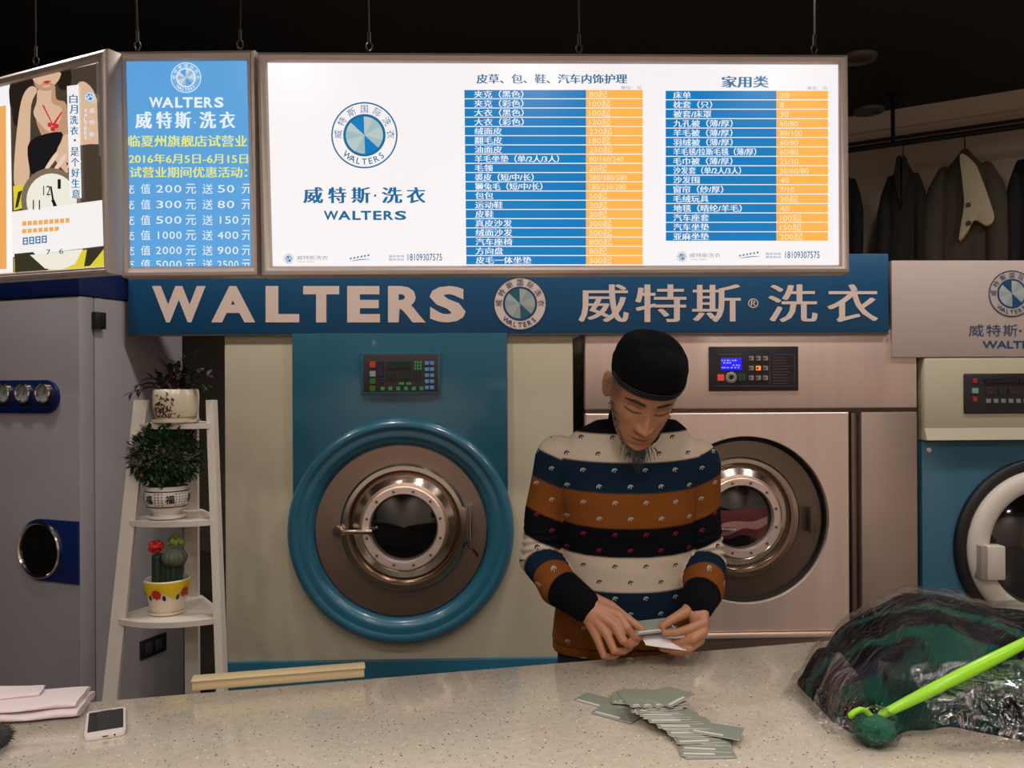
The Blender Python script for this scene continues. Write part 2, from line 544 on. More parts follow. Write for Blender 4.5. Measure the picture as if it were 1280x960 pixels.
def porthole(fr, th, cx, cz, y0, R, door_ctr=None, hinge=True, handle_side=-1, glass=M_GLASS):
    """industrial door: bezel plate, chrome rim, cone, window ring with bolts, glass, lever, hinge. R = rim radius"""
    d = MB()
    d.lathe([(R * 1.0, 0), (R * 1.0, .030), (R * .965, .040), (R * .90, .040), (R * .86, .028), (R * .84, .006)], (cx, y0, cz), 'y', 72)
    door = d.build('door_rim', M_STEEL2, th, sharp=25)
    c = MB().lathe([(R * .845, .010), (R * .80, .024), (R * .70, .034), (R * .655, .030), (R * .64, .046)], (cx, y0, cz), 'y', 72)
    c.build('door_cone', M_STEEL2, door, sharp=25)
    wr = MB().lathe([(R * .655, .030), (R * .655, .052), (R * .64, .056), (R * .54, .056), (R * .525, .048), (R * .52, .030)], (cx, y0, cz), 'y', 72)
    wr.build('window_ring', M_STEEL, door, sharp=25)
    for i in range(12):
        a = 2 * pi * (i + .5) / 12
        b = MB().lathe([(.0001, .062), (.0045, .061), (.006, .055)], (cx + R * .59 * cos(a), y0, cz + R * .59 * sin(a)), 'y', 10)
        b.build('bolt', M_STEELD, door)
    g = MB().lathe([(.0001, .052), (R * .25, .048), (R * .52, .034)], (cx, y0, cz), 'y', 64)
    g.build('window_glass', glass, door, sharp=80)
    return door

def button_grid(fr, parent, items, c):
    for (x0, y0, x1, y1, m) in items:
        a, b = fr.at(x0, y1), fr.at(x1, y0)
        MB().box(a.x, b.x, -c - .005, -c + .001, a.z, b.z, .0006, seg=1).build('button', m, parent)

# ------------------------------------------------------------------ cream and blue washer in the middle
fr = sub_frame(500)
x0, x1 = fr.at(281, 600).x, fr.at(717, 600).x
ztop = fr.at(500, 415.5).z
t = thing('washing_machine', 'large cream washer with teal centre panel and teal porthole ring, beside the white plant stand', 'washing machine', fr.o, YAW)
MB().box(x0, x1, 0, .95, 0.0, ztop, .006).build('cabinet', M_CREAM, t)
bx0, bx1 = fr.at(367, 600).x, fr.at(635, 600).x
rc = fr.at(502.5, 662)
R = (fr.at(643, 662).x - fr.at(362, 662).x) / 2
MB().prism([(bx0, rc.z), (bx1, rc.z), (bx1, ztop - .004), (bx0, ztop - .004)], -.022, .003, 0, .008).build('front_panel', M_TEAL, t)
rg = MB()
prof = [(R, -.002), (R, .030), (R * .985, .050), (R * .955, .062), (R * .93, .064), (R * .905, .058), (R * .885, .057), (R * .85, .060), (R * .80, .052), (R * .775, .036), (R * .765, .02), (R * .745, .008), (R * .735, -.004), (R * .735, -.03)]
rg.lathe(prof, (rc.x, 0, rc.z), 'y', 96)
rg.build('porthole_ring', M_TEAL, t, sharp=60)
pc = fr.at(503, 655)
MB().lathe([(.0001, .024), (R * .755, .024)], (rc.x, 0, rc.z), 'y', 72).build('recess_plate', M_PLATE, t)
R2 = (fr.at(583, 655).x - fr.at(426, 655).x) / 2
dc = fr.at(507, 656)
door = porthole(fr, t, dc.x, dc.z, -.024, R2)
# lever handle and its boss on the left
h0, h1 = fr.at(428, 660), fr.at(470, 660)
h = MB().box(h0.x, h1.x, -.098, -.086, h0.z - .009, h0.z + .009, .004)
h.lathe([(.022, .03), (.022, .082), (.016, .09), (.0001, .09)], (h0.x, -.01, h0.z), 'y', 20)
h.lathe([(.011, .0), (.011, .085)], (h1.x - .008, -.01, h0.z), 'y', 16)
h.build('door_handle', M_STEEL2, t, label='chrome lever door handle')
hx = fr.at(586, 650)
h = MB().box(hx.x - .010, hx.x + .014, -.075, -.02, hx.z - .055, hx.z + .06, .004)
h.tube([(hx.x + .002, -.08, hx.z - .06), (hx.x + .002, -.08, hx.z + .065)], .009, 12)
h.build('hinge', M_STEEL2, t)
cb = [fr.at(583, 678, .05), fr.at(587, 685, .06), fr.at(591, 686, .06), fr.at(594, 690, .055), fr.at(597, 695, .035)]
MB().tube(cb, .004, 8).build('sensor_cable', M_BLACK, t)
# base strip
zb = fr.at(500, 823.5).z
MB().box(x0 - .001, x1 + .001, -.02, .003, .06, zb, .004).build('base_strip', M_TEAL, t)
MB().box(x0 + .02, x1 - .02, -.006, .3, 0, .06).build('plinth', M_BLACK, t)
# control panel
a, b = fr.at(453, 493), fr.at(551, 440)
pm = MB()
pm.prism([(a.x, a.z), (b.x, a.z), (b.x, b.z), (a.x, b.z)], -.034, -.020, 0, .004)
cp = pm.build('control_panel', M_TEAL, t)
a, b = fr.at(456, 489.5), fr.at(548, 443)
MB().box(a.x, b.x, -.0355, -.03, a.z, b.z, .002).build('panel_face', M_PANEL, cp)
its = []
G, D, LB, RD = lm('green_key', (62, 150, 92)), lm('dark_green_screen', (10, 42, 34)), lm('light_blue_key', (92, 150, 200)), lm('red_key', (190, 62, 40))
NV, WH, LG = lm('navy_screen', (30, 28, 66)), lm('grey_white_key', (150, 170, 170)), lm('grass_green_key', (52, 110, 40))
its += [(464, 452, 471, 460, RD), (464, 464, 471, 471, WH), (464, 473, 471, 480, LG), (464, 482, 471, 489, LG)]
its += [(473.5, 452, 480.5, 470, NV), (475, 473, 481, 475, NV), (475, 476.5, 481, 478.5, NV)]
its += [(485, 452, 515, 461, D), (485, 465, 496, 474, D), (500, 465, 518, 474, D), (521, 463, 527, 473, D)]
for i in range(6):
    xx = 477.5 + i * 9.6
    its.append((xx, 483.5, xx + 4.8, 488, G))
its += [(500, 478, 506, 481, G), (509, 478, 515, 481, G)]
for i in range(3):
    for j in range(3):
        its.append((519 + i * 3.3, 452 + j * 3.8, 521.4 + i * 3.3, 455 + j * 3.8, G))
for j in range(5):
    for i in range(2):
        yy = 452 + j * 7.5
        its.append((532 + i * 6.3, yy, 537 + i * 6.3, yy + 4.6, LB))
button_grid(fr, cp, its, .0355)

# ------------------------------------------------------------------ stainless washer
fr = sub_frame(937)
x0, x1 = fr.at(732, 600).x, fr.at(1147, 600).x
ztop = fr.at(937, 413.2).z
zs1, zs0 = fr.at(937, 511).z, fr.at(937, 516).z
t = thing('washing_machine', 'stainless steel washer with black keypad panel behind the man', 'washing machine', fr.o, YAW)
MB().box(x0 + .004, x1 + .02, .03, .98, .0, ztop - .003, .004).build('cabinet', M_STEELD, t)
MB().box(x0, x1, 0, .05, zs1, ztop, .006).build('top_panel', M_STEEL, t)
xd0, xd1 = fr.at(732, 600).x, fr.at(1061.5, 600).x
xr0 = fr.at(1077, 600).x
zl = fr.at(937, 790).z
pc = fr.at(933, 650)
R = .5 * (fr.at(1037, 650).x - fr.at(829, 650).x)
# lower front panel with a round opening (grid of quads from circle to rectangle)
n = 96
def rect_pt(a, x0, x1, z0, z1, cx, cz):
    dx, dz = cos(a), sin(a)
    tx = ((x1 if dx > 0 else x0) - cx) / dx if abs(dx) > 1e-9 else 1e9
    tz = ((z1 if dz > 0 else z0) - cz) / dz if abs(dz) > 1e-9 else 1e9
    tt = min(tx, tz)
    return (cx + dx * tt, cz + dz * tt)
angs = sorted([2 * pi * i / n for i in range(n)] + [math.atan2(zz - pc.z, xx - pc.x) % (2 * pi) for xx in (xd0, xd1) for zz in (zl, zs0)])
fm = MB()
rings = []
for (kind, y) in (('r', .04), ('r', .004), ('r2', 0.0), ('c', 0.0), ('c2', .006), ('c2', .075)):
    ring = []
    for a in angs:
        if kind[0] == 'r':
            e = .004 if kind == 'r2' else 0
            x, z = rect_pt(a, xd0 + e, xd1 - e, zl + e, zs0 - e, pc.x, pc.z)
        else:
            rr = R if kind == 'c' else R * .99
            x, z = pc.x + rr * cos(a), pc.z + rr * sin(a)
        ring.append((x, y, z))
    rings.append(ring)
fm.loft(rings, cap=False)
recalc(fm.build('front_panel', M_STEEL, t, sharp=30))
MB().box(xr0, x1, 0, .05, fr.at(1110, 815).z - .6, zs0, .005).build('side_panel', mat('shaded_side_steel', (176, 156, 144), .5, metal=.9, vary=.2, scale=2.5), t)  # same steel in a darker colour, the panel's shade painted in
MB().box(xd0, xd1, -.012, .05, fr.at(937, 797).z, zl - .002, .005).build('bottom_lip', M_STEEL, t)
MB().box(xd0, xr0 - .002, .004, .05, .05, fr.at(937, 797).z - .003, .004).build('lower_panel', M_STEELD, t)
pa, pb = fr.at(1066, 600).x, fr.at(1072, 600).x
MB().box(pa, pb, .010, .05, .05, zs0 - .001, .003).build('door_post', M_STEELD, t)
# recessed door
MB().lathe([(R * 1.0, -.070), (R * .99, -.02), (R * .965, -.012), (R * .94, -.03), (R * .94, -.070)], (pc.x, 0, pc.z), 'y', 72).build('rubber_gasket', M_BLACK, t)
dc = fr.at(926, 647)
MB().lathe([(.0001, -.045), (R * .86, -.045), (R * .895, -.055), (R * .895, -.07)], (dc.x, 0, dc.z), 'y', 72).build('recess_plate', M_STEEL, t)
M_RED = mat('red_washing_behind_glass', (120, 40, 46), 0.25, coat=.6, vary=.5, scale=14)
R2 = (fr.at(1001, 650).x - fr.at(850, 650).x) / 2
door = porthole(fr, t, dc.x, dc.z, .045, R2, glass=M_GLASS)
# washing seen through the window: folded cloth pressed against the glass
wc = Vector((dc.x, dc.z)); rw = R2 * .51
for (zz0, zz1, m, nm) in ((-.62, .30, mat('crimson_cloth', (84, 24, 34), 0.5, vary=.35, scale=12), 'laundry_behind_glass'),
                          (-.42, -.12, mat('pink_cloth', (150, 108, 102), 0.6, vary=.2, scale=12), 'laundry_behind_glass')):
    up = [(-.88 + i * .176, zz1 + .05 * sin(i * .8 + zz1 * 9) + .06 * (i - 5) * (.4 if zz0 > -.5 else .1)) for i in range(11)]
    dn = [(-.88 + i * .176, zz0 + .07 * sin(i * 1.1 + 2) + .06 * (i - 5) * (.6 if zz0 > -.5 else 0)) for i in range(11)]
    def cl(x, z):
        r = math.hypot(x, z)
        k = min(1, .97 / r) if r > 0 else 1
        x, z = x * k, z * k
        return (wc.x + x * rw, .045 - .0535 + .019 * min(1, x * x + z * z) - (.0005 if zz0 > -.5 else 0), wc.y + z * rw)
    sm = MB()
    K = 6
    grid = [[cl(up[i][0], dn[i][1] + (up[i][1] - dn[i][1]) * k / K) for i in range(11)] for k in range(K + 1)]
    vs = [p for r_ in grid for p in r_]
    sm.add(vs, [(k * 11 + i, k * 11 + i + 1, (k + 1) * 11 + i + 1, (k + 1) * 11 + i) for k in range(K) for i in range(10)])
    sm.build(nm, m, door, sharp=80)
h0, h1 = fr.at(880, 661), fr.at(917, 661)
h = MB().box(h0.x, h1.x, -.036, -.022, h0.z - .009, h0.z + .009, .004)
h.build('door_handle', M_STEEL2, t)
hx = fr.at(1017, 650)
h = MB().box(hx.x - .012, hx.x + .012, .0, .05, hx.z - .05, hx.z + .05, .004)
h.tube([(hx.x - .01, -.004, hx.z - .05), (hx.x - .01, -.004, hx.z + .05)], .008, 12)
h.build('hinge', M_STEELD, t)
# keypad
a, b = fr.at(886, 489), fr.at(997, 433)
cp = MB().box(a.x, b.x, -.008, .002, a.z, b.z, .002).build('control_panel', M_DPANEL, t)
BS = lm('lit_blue_screen', (22, 18, 250), 0.9)
a, b = fr.at(900.5, 462.5), fr.at(926, 447.5)
scr = MB().box(a.x, b.x, -.010, -.006, a.z, b.z, .001).build('screen', BS, cp)
sm = MB()
rnd = random.Random(3)
for j, yy in enumerate((450.5, 453.5, 456.5, 459.5)):
    xx = 902 + (0, 2, 14, 0)[j]
    while xx < 924 - (6, 8, 0, 1)[j]:
        wd = rnd.uniform(1, 3)
        sm.pxrect(fr, xx, yy - .7, min(xx + wd, 925), yy + .7, .0106)
        xx += wd + rnd.uniform(.7, 2.5)
sm.build('screen_text', lm('pale_blue_pixels', (150, 150, 255), 0.9), cp, smooth=False)
its = [(896, 468, 904, 476, lm('lit_red_key', (225, 70, 66), .25)), (921.5, 467.5, 931, 476, lm('dull_green_key', (30, 70, 58)))]
KG = lm('grey_key', (150, 138, 128)); KO = lm('lit_orange_key', (250, 140, 40), .7); KI = lm('key_inset', (60, 54, 54))
for j in range(3):
    for i in range(3):
        cx, cy = 938 + i * 8.9, 448 + j * 12.2
        its.append((cx - 2.9, cy - 2.8, cx + 2.9, cy + 2.8, KO if (i, j) == (1, 1) else KG))
button_grid(fr, cp, its, .008)
for j in range(3):
    for i in range(3):
        cx, cy = 938 + i * 8.9, 448 + j * 12.2
        MB().pxrect(fr, cx - 1.2, cy - 1.2, cx + 1.2, cy + 1.2, .0135).build('key_symbol', KI, cp, smooth=False)
c0 = fr.at(913, 472)
k = MB().lathe([(.022, .008), (.022, .012), (.019, .014), (.011, .014), (.009, .012), (.009, .009)], (c0.x, 0, c0.z), 'y', 28)
k.build('jog_ring', KG, cp)
sm = MB()
for j in range(11):
    yy = 443 + j * 3.6
    sm.pxrect(fr, 966, yy, 972 + rnd.uniform(8, 20), yy + .7, .0088)
for xx in (962, 993):
    sm.pxrect(fr, xx, 442, xx + .6, 480, .0088)
sm.pxrect(fr, 894, 482, 993, 482.6, .0088)
sm.pxrect(fr, 898, 442.4, 927, 443.4, .0088)
sm.build('printed_lines', lm('dim_print', (92, 84, 86)), cp, smooth=False)

# ------------------------------------------------------------------ white and blue washer at the right edge
fr = sub_frame(1302)
x0 = fr.at(1154, 600).x; x1 = -x0
ztop = fr.at(1230, 447).z; zm = fr.at(1230, 550.5).z
t = thing('washing_machine', 'cream and blue washer with a white porthole rim at the right edge', 'washing machine', fr.o, YAW)
MB().box(x0, x1, .01, .85, 0, zm + .001, .006).build('cabinet', M_TEAL, t)
hd = MB()
hd.box(x0, x1, -.012, .85, zm + .045, ztop, .008)
hd.loft([[(x0, -.012, zm + .05), (x1, -.012, zm + .05), (x1, .8, zm + .05), (x0, .8, zm + .05)],
         [(x0, -.03, zm + .004), (x1, -.03, zm + .004), (x1, .8, zm + .004), (x0, .8, zm + .004)]])
hd.build('top_cover', M_CREAM, t)
pc = fr.at(1302, 684)
Rb = pc.x - fr.at(1193, 684).x
MB().lathe([(Rb, -.012), (Rb, .012), (Rb * .97, .02), (Rb * .90, .02), (Rb * .88, .008)], (pc.x, 0, pc.z), 'y', 80).build('porthole_ring', M_BLACK, t)
Rw = Rb * .885
dr = MB().lathe([(Rw, .004), (Rw, .030), (Rw * .97, .045), (Rw * .90, .052), (Rw * .82, .052), (Rw * .77, .046), (Rw * .75, .030), (Rw * .74, .01)], (pc.x, 0, pc.z), 'y', 80)
door = dr.build('door_rim', M_WHITEP, t, sharp=50)
MB().lathe([(.0001, .06), (Rw * .35, .055), (Rw * .6, .04), (Rw * .75, .02)], (pc.x, 0, pc.z), 'y', 64).build('window_glass', M_GLASS, door, sharp=80)
a, b = fr.at(1213, 720), fr.at(1242, 678)
MB().box(a.x, b.x, -.078, -.02, a.z, b.z, .006).build('door_latch', M_WHITEP, door)
b2 = fr.at(1219, 678)
MB().box(a.x - .004, b2.x, -.082, -.03, a.z + .002, b.z + .002, .003).build('latch_side', mat('latch_grey', (150, 142, 134), .4), door)
s = fr.at(1163, 563)
MB().lathe([(.0001, .006), (.008, .005), (.010, 0)], (s.x, .01, s.z), 'y', 16).build('cover_screw', M_WHITEP, t)
a, b = fr.at(1202, 517), fr.at(1345, 466.5)
cp = MB().box(a.x, b.x, -.020, -.010, a.z, b.z, .006).build('control_panel', M_DPANEL, t)
its = []
K1, K2, K3 = lm('dark_screen', (12, 16, 26)), lm('pale_key', (120, 130, 128)), lm('red_lamp_key', (150, 34, 36), .15)
its += [(1226, 472, 1266, 479, K1), (1270, 472, 1335, 479, K1)]
its += [(1212, 473, 1217, 479, K3), (1211, 485, 1218.5, 491.5, lm('teal_key', (120, 160, 160))), (1212, 496, 1217, 502, K3)]
its += [(1228, 484, 1240, 493, lm('maroon_key', (52, 30, 36))), (1244, 484, 1252, 493, D), (1256, 484, 1268, 493, lm('maroon_key', (52, 30, 36)))]
for i in range(12):
    xx = 1228.5 + i * 9.3
    its.append((xx, 498.5, xx + 5.5, 503.5, K2))
its += [(1276, 484, 1284, 495, lm('teal_key', (120, 160, 160))), (1290, 484, 1330, 493, K1)]
button_grid(fr, cp, its, .020)

# ------------------------------------------------------------------ fascia boards over the machines
M_FBLUE = mat('fascia_blue', (0, 74, 116), 0.45, vary=.05, scale=3)
M_FWHITE = mat('fascia_letter_white', (226, 204, 192), 0.5, vary=.03)
M_FPALE = mat('pale_fascia_board', (186, 168, 162), 0.55, vary=.04, scale=2)
M_SIL = mat('logo_silver', (170, 178, 176), 0.4, vary=.05)
M_SIL2 = mat('logo_grey_blue', (150, 164, 166), 0.4, vary=.05)
M_NAVYP = mat('logo_navy', (16, 70, 108), 0.45)
fa = sub_frame(640)
CB = .014
x0, x1 = fa.at(160, 400, CB).x, fa.at(1111, 400, CB).x
z0, z1 = max(fa.at(640, 415.5).z, 0), fa.at(640, 318).z
zf = sub_frame(500).at(500, 415.5).z
t = thing('fascia_sign', 'long blue shop fascia with pale lettering above the washers', 'sign', fa.o, YAW)
bd = MB().box(x0, x1, -CB, -CB + .012, fa.at(640, 417, CB).z, z1, .003)
bd.box(sub_frame(640).at(285, 400).x, x1 - .02, -CB + .008, .06, zf + .001, zf + .06)
bd.build('board', M_FBLUE, t)
MB().box(x0 - .001, x1 + .001, -CB - .001, -CB + .012, fa.at(640, 417, CB).z - .006, fa.at(640, 417, CB).z, .001).build('edge_strip', M_STEELD, t)
lt = MB()
xs = [(190, 257), (264, 319), (332, 374), (379, 424), (434, 475), (485, 532), (537, 582)]
for ch, (a, b) in zip('WALTERS', xs):
    text_box(lt, fa, ch, a, 357.5, b, 403, CB + .0015, .045)
lt.build('latin_lettering', M_FWHITE, t, smooth=False)
lt = MB()
xs = [(723, 786), (794, 858), (865, 926), (960, 1022), (1034, 1098)]
for ch, (a, b) in zip('威特斯洗衣', xs):
    text_heavy(lt, fa, ch, a, 355.5, b, 402.5, CB + .0015, 2.6)
lt.build('chinese_lettering', M_FWHITE, t, smooth=False)
lt = MB()
text_box(lt, fa, '®', 935, 373, 948, 385, CB + .0015, .005)
lt.build('trademark_symbol', M_FWHITE, t, smooth=False)
logo(fa, 650, 379.5, 33.5, CB + .0012, t, [M_FWHITE, M_NAVYP, M_SIL, M_SIL2, mat('logo_dark_teal', (40, 92, 112), .4)])

fp = sub_frame(1230)
x0, x1 = fp.at(1112, 400).x + .004, fp.at(1470, 400).x
zb3 = fp.at(1230, 447).z
t = thing('fascia_sign', 'pale fascia board with round logo above the right hand washer', 'sign', fp.o, YAW)
MB().box(x0, x1, -.012, .02, zb3 + .002, fp.at(1230, 325.5, .012).z, .003).build('board', M_FPALE, t)
logo(fp, 1265, 367, 29, .0135, t, [M_FPALE, M_NAVYP, M_SIL, M_SIL2, M_NAVYP])
lt = MB()
for ch, (a, b) in zip('威特斯·洗衣', [(1211, 1230), (1233, 1251), (1254, 1272), (1274, 1277), (1280, 1298), (1301, 1320)]):
    text_box(lt, fp, ch, a, 405.5 if ch != '·' else 412, b, 420.5 if ch != '·' else 415, .0135)
text_box(lt, fp, 'WALTERS', 1228, 426, 1304, 435.5, .0135, .02)
lt.build('lettering', M_NAVYP, t, smooth=False)

# ------------------------------------------------------------------ grey dry cleaning machine at the left
M_GREY = mat('grey_powder_coat', (150, 145, 148), 0.5, vary=.05, scale=3)
M_NAVY = mat('navy_enamel', (8, 30, 84), 0.35, vary=.1)
c = P(100, 600, 2.98)
dc_fr = Frame((c.x, 2.98, 0), radians(-21))
f = dc_fr
t = thing('dry_cleaning_machine', 'tall grey cabinet machine with navy top band and three gauges, at the left edge', 'dry cleaning machine', f.o, f.yaw)
ztop = f.at(100, 369.5).z
zn = 2.0
sx = f.atx(119.5, 600).y
bk = f.atx(229.5, 600).y
MB().box(-1.5, 0, 0, sx - .003, 0, ztop, .006).build('front_hood', M_GREY, t)
MB().box(-1.5, -.002, sx, bk, 0, ztop, .004).build('cabinet', M_GREY, t)
MB().box(-1.5, .006, -.006, bk + .004, ztop + .002, zn, .008).build('top_band', M_NAVY, t)
a, b = f.atx(114.5, 411), f.atx(128, 391)
MB().box(-.004, .02, a.y, b.y, a.z, b.z, .003).build('hinge_block', M_BLACK, t)
# gauge panel
pa = f.at(75.5, 495.5); rr = (f.at(60, 475).z - f.at(60, 517).z) / 2; zc = (f.at(55, 475).z + f.at(55, 517).z) / 2
xl = -.62
cxr = pa.x - rr
pts = [(cxr + rr * cos(a), zc + rr * sin(a)) for a in [-pi / 2 + pi * i / 16 for i in range(17)]] + [(xl - rr * cos(a), zc - rr * sin(a)) for a in [-pi / 2 + pi * i / 16 for i in range(17)]]
gp = MB().prism(pts, -.012, .002, 0, .003).build('gauge_panel', M_NAVY, t)
M_DIAL = mat('gauge_dial', (150, 158, 160), 0.4); M_INK = mat('gauge_ink', (20, 24, 30), .5)
def gauge(px):
    g = f.at(px, 491.5)
    d = MB().lathe([(.036, .010), (.036, .028), (.033, .031), (.030, .028), (.029, .020)], (g.x, 0, g.z), 'y', 32)
    gb = d.build('gauge_bezel', M_STEEL2, gp, sharp=30)
    k = MB().disc(.030, (g.x, -.020, g.z), 32)
    for i in range(9):
        a = radians(225 - i * 33.75)
        p0 = Vector((g.x + .021 * cos(a), -.0208, g.z + .021 * sin(a))); p1 = Vector((g.x + .027 * cos(a), -.0208, g.z + .027 * sin(a)))
        n_ = Vector((-sin(a), 0, cos(a))) * .0012
        k.add([p0 - n_, p1 - n_, p1 + n_, p0 + n_], [(0, 1, 2, 3)], 1)
    a = radians(60); n_ = Vector((-sin(a), 0, cos(a))) * .0018
    p0 = Vector((g.x - .008 * cos(a), -.0212, g.z - .008 * sin(a))); p1 = Vector((g.x + .022 * cos(a), -.0212, g.z + .022 * sin(a)))
    k.add([p0 - n_, p1 - n_ * .2, p1 + n_ * .2, p0 + n_], [(0, 1, 2, 3)], 1)
    k.build('gauge_face', [M_DIAL, M_INK], gp, smooth=False)
    g2 = f.at(px, 509)
    MB().box(g2.x - .018, g2.x + .018, -.0135, -.01, g2.z - .003, g2.z + .003).build('name_strip', mat('dim_nameplate', (40, 44, 78), .5), gp)
for px in (11, 36, 61):
    gauge(px)
# sight window
g = f.at(52.5, 687)
rr = (f.at(52, 649).z - f.at(52, 726).z) / 2
pts = [(g.x + rr * cos(a), g.z + rr * sin(a)) for a in [pi / 2 + pi * i / 24 for i in range(25)]] + [(-.004, g.z - rr), (-.004, g.z + rr)]
ws = MB().prism(pts, -.008, .002, 0, .002).build('window_surround', M_NAVY, t)
r2 = rr * .93
MB().lathe([(r2, .006), (r2, .016), (r2 * .95, .020), (r2 * .90, .016), (r2 * .89, .01)], (g.x, 0, g.z), 'y', 48).build('window_ring', M_STEEL2, ws, sharp=30)
MB().lathe([(.0001, .013), (r2 * .9, .011)], (g.x, 0, g.z), 'y', 48).build('window_glass', M_GLASS, ws)
# vent socket low on the side
a, b = f.atx(175, 824), f.atx(207, 791)
zc0, zc1 = f.atx(191, 819).z, f.atx(191, 796).z
vt = MB().box(-.004, .006, a.y, b.y, zc0, zc1, .002).build('socket_plate', M_BLACK, t)
for k_ in (.3, .68):
    yy = a.y + (b.y - a.y) * k_
    MB().box(.004, .010, yy - .018, yy + .018, zc0 + .014, zc1 - .014, .003).build('socket', mat('dark_socket', (40, 42, 46), .5), vt)
# ================================================================== hanging light boxes with the price lists
M_ALU = mat('satin_aluminium', (206, 188, 178), 0.4, metal=.45, vary=.06, aniso=(1, 1, 12))
M_WIRE = mat('dull_steel_wire', (58, 54, 50), 0.5, metal=.6)
L_WHITE = lit('backlit_white', (248, 243, 245), .95)
L_BLUE = lit('backlit_blue', (0, 122, 188), .95)
L_ORANGE = lit('backlit_orange', (253, 182, 82), .95)
L_INK = lit('backlit_print_blue', (10, 108, 158), .9)
L_GREY = lit('backlit_print_grey', (140, 150, 158), .9)
L_SKY = lit('backlit_sky_blue', (92, 162, 220), .95)
L_YEL = lit('backlit_yellow', (232, 236, 120), .95)
L_PALE = lit('backlit_pale', (226, 236, 250), 1.0)
L_CREAM = lit('backlit_peach_white', (255, 230, 190), .95)

def lightbox(name, label, fr, outer, inner, depth=.05):
    """outer / inner: pixel corners (top left, top right, bottom right, bottom left) of the frame in its own plane"""
    t = thing(name, label, 'light box', fr.o, fr.yaw)
    O = [fr.at(x, y, 0) for x, y in outer]
    I = [fr.at(x, y, 0) for x, y in inner]
    ring = lambda pts, y, g=0: [Vector((p.x, y, p.z)) for p in pts]
    cx = sum(p.x for p in O) / 4; cz = sum(p.z for p in O) / 4
    def inset(pts, d):
        return [Vector((p.x - d * math.copysign(1, p.x - cx), p.y, p.z - d * math.copysign(1, p.z - cz))) for p in pts]
    m = MB()
    m.loft([ring(inset(I, .0), .012), ring(I, -.004), ring(inset(I, -.004), -.010), ring(inset(I, -.010), -.011), ring(inset(O, .010), -.014),
            ring(inset(O, .003), -.011), ring(O, -.003), ring(O, depth)], cap=False)
    f = m.build('frame', M_ALU, t, sharp=25)
    recalc(f)
    bk = MB().add(ring(O, depth - .001) + ring(O, depth), [(0, 1, 2, 3), (7, 6, 5, 4)])
    bk.build('back_plate', M_ALU, t, smooth=False)
    return t, I
# ------------------------------------------------------------------ the wide price board
c = P(690, 480, 2.3)
fr = Frame((c.x, 2.3, 0), .03)
t, I = lightbox('menu_lightbox', 'wide white backlit price board with two blue and orange price tables', fr,
                [(322, 66), (1058.5, 69.5), (1060.5, 341.5), (328, 345.5)], [(334.5, 78.5), (1047.5, 81), (1048.5, 331.5), (341, 333)])
MB().add([Vector((p.x, 0, p.z)) for p in I][::-1], [(0, 1, 2, 3)]).build('lit_panel', L_WHITE, t, smooth=False)
e = .001
for (xa, xb, xc, ya, yb, n, dx) in ((580.5, 732.5, 803.5, 112.5, 331.5, 19, 2.5), (832, 970.5, 1035, 113.5, 302, 16, .3)):
    blue, org = MB(), MB()
    for i in range(n):
        y0 = ya + (yb - ya) * i / n
        y1 = ya + (yb - ya) * (i + 1) / n - 1.1
        k = dx * i / n
        blue.pxpoly(fr, [(xa + k, y1), (xb, y1), (xb, y0), (xa + k, y0)], e)
        org.pxpoly(fr, [(xb, y1), (xc, y1), (xc, y0), (xb, y0)], e)
    blue.build('blue_price_rows', L_BLUE, t, smooth=False)
    org.build('orange_price_rows', L_ORANGE, t, smooth=False)
A = ['夹克（黑色）', '夹克（彩色）', '大衣（黑色）', '大衣（彩色）', '绒面皮', '翻毛皮', '油面皮', '羊毛坐垫（单/2人/3人）', '毛领', '裘皮（短/中/长）', '獭兔毛（短/中/长）', '包包', '运动鞋', '皮鞋', '真皮沙发', '绒面沙发', '汽车座椅', '方向盘', '皮毛一体坐垫']
AP = ['80起', '100起', '100起', '120起', '220起', '180起', '250起', '80/160/240', '20起', '380/480/580', '180/230/280', '50起', '20起', '30起', '300起', '500起', '800起', '80起', '300起']
B = ['床单', '枕套（只）', '被套/床罩', '九孔被（薄/厚）', '羊毛被（薄/厚）', '羽绒被（薄/厚）', '羊毛毯/拉斯毛毯（薄/厚）', '毛巾被（薄/厚）', '沙发套（单/2人/3人）', '沙发围', '窗帘（纱/厚）', '毛绒玩具', '地毯（晴纶/羊毛）', '汽车座套', '汽车坐垫', '亚麻坐垫']
BP = ['20', '8', '30', '60/80', '80/100', '60/80', '60/80', '25/30', '30/60/80', '40', '7/10', '20起', '40', '100起', '150起', '200起']
tw, tp = MB(), MB()
for i, s in enumerate(A):
    yc = 112.5 + 219 * (i + .5) / 19 - .4
    x0 = 592.5 + 2.2 * i / 19
    for k in (0, .55):
        text_at(tw, fr, s, x0 + k, yc, 8.6, e * 2 + .0004 * k, 1.22 if len(s) < 8 else 1.12)
for i, s in enumerate(AP):
    text_at(tp, fr, s, 736.5, 112.5 + 219 * (i + .5) / 19 - .3, 8.4, e * 2, 1.25 if '/' not in s else 1.02)
tw.build('item_lettering', L_PALE, t, smooth=False)
tp.build('price_lettering', L_CREAM, t, smooth=False)
tw, tp = MB(), MB()
for i, s in enumerate(B):
    yc = 113.5 + 188.5 * (i + .5) / 16 - .4
    for k in (0, .55):
        text_at(tw, fr, s, 841.5 + k, yc, 8.6, e * 2 + .0004 * k, 1.18 if len(s) < 11 else 1.0)
for i, s in enumerate(BP):
    text_at(tp, fr, s, 975, 113.5 + 188.5 * (i + .5) / 16 - .3, 8.4, e * 2, 1.25 if '/' not in s else 1.1)
tw.build('item_lettering', L_PALE, t, smooth=False)
tp.build('price_lettering', L_CREAM, t, smooth=False)
hd = MB()
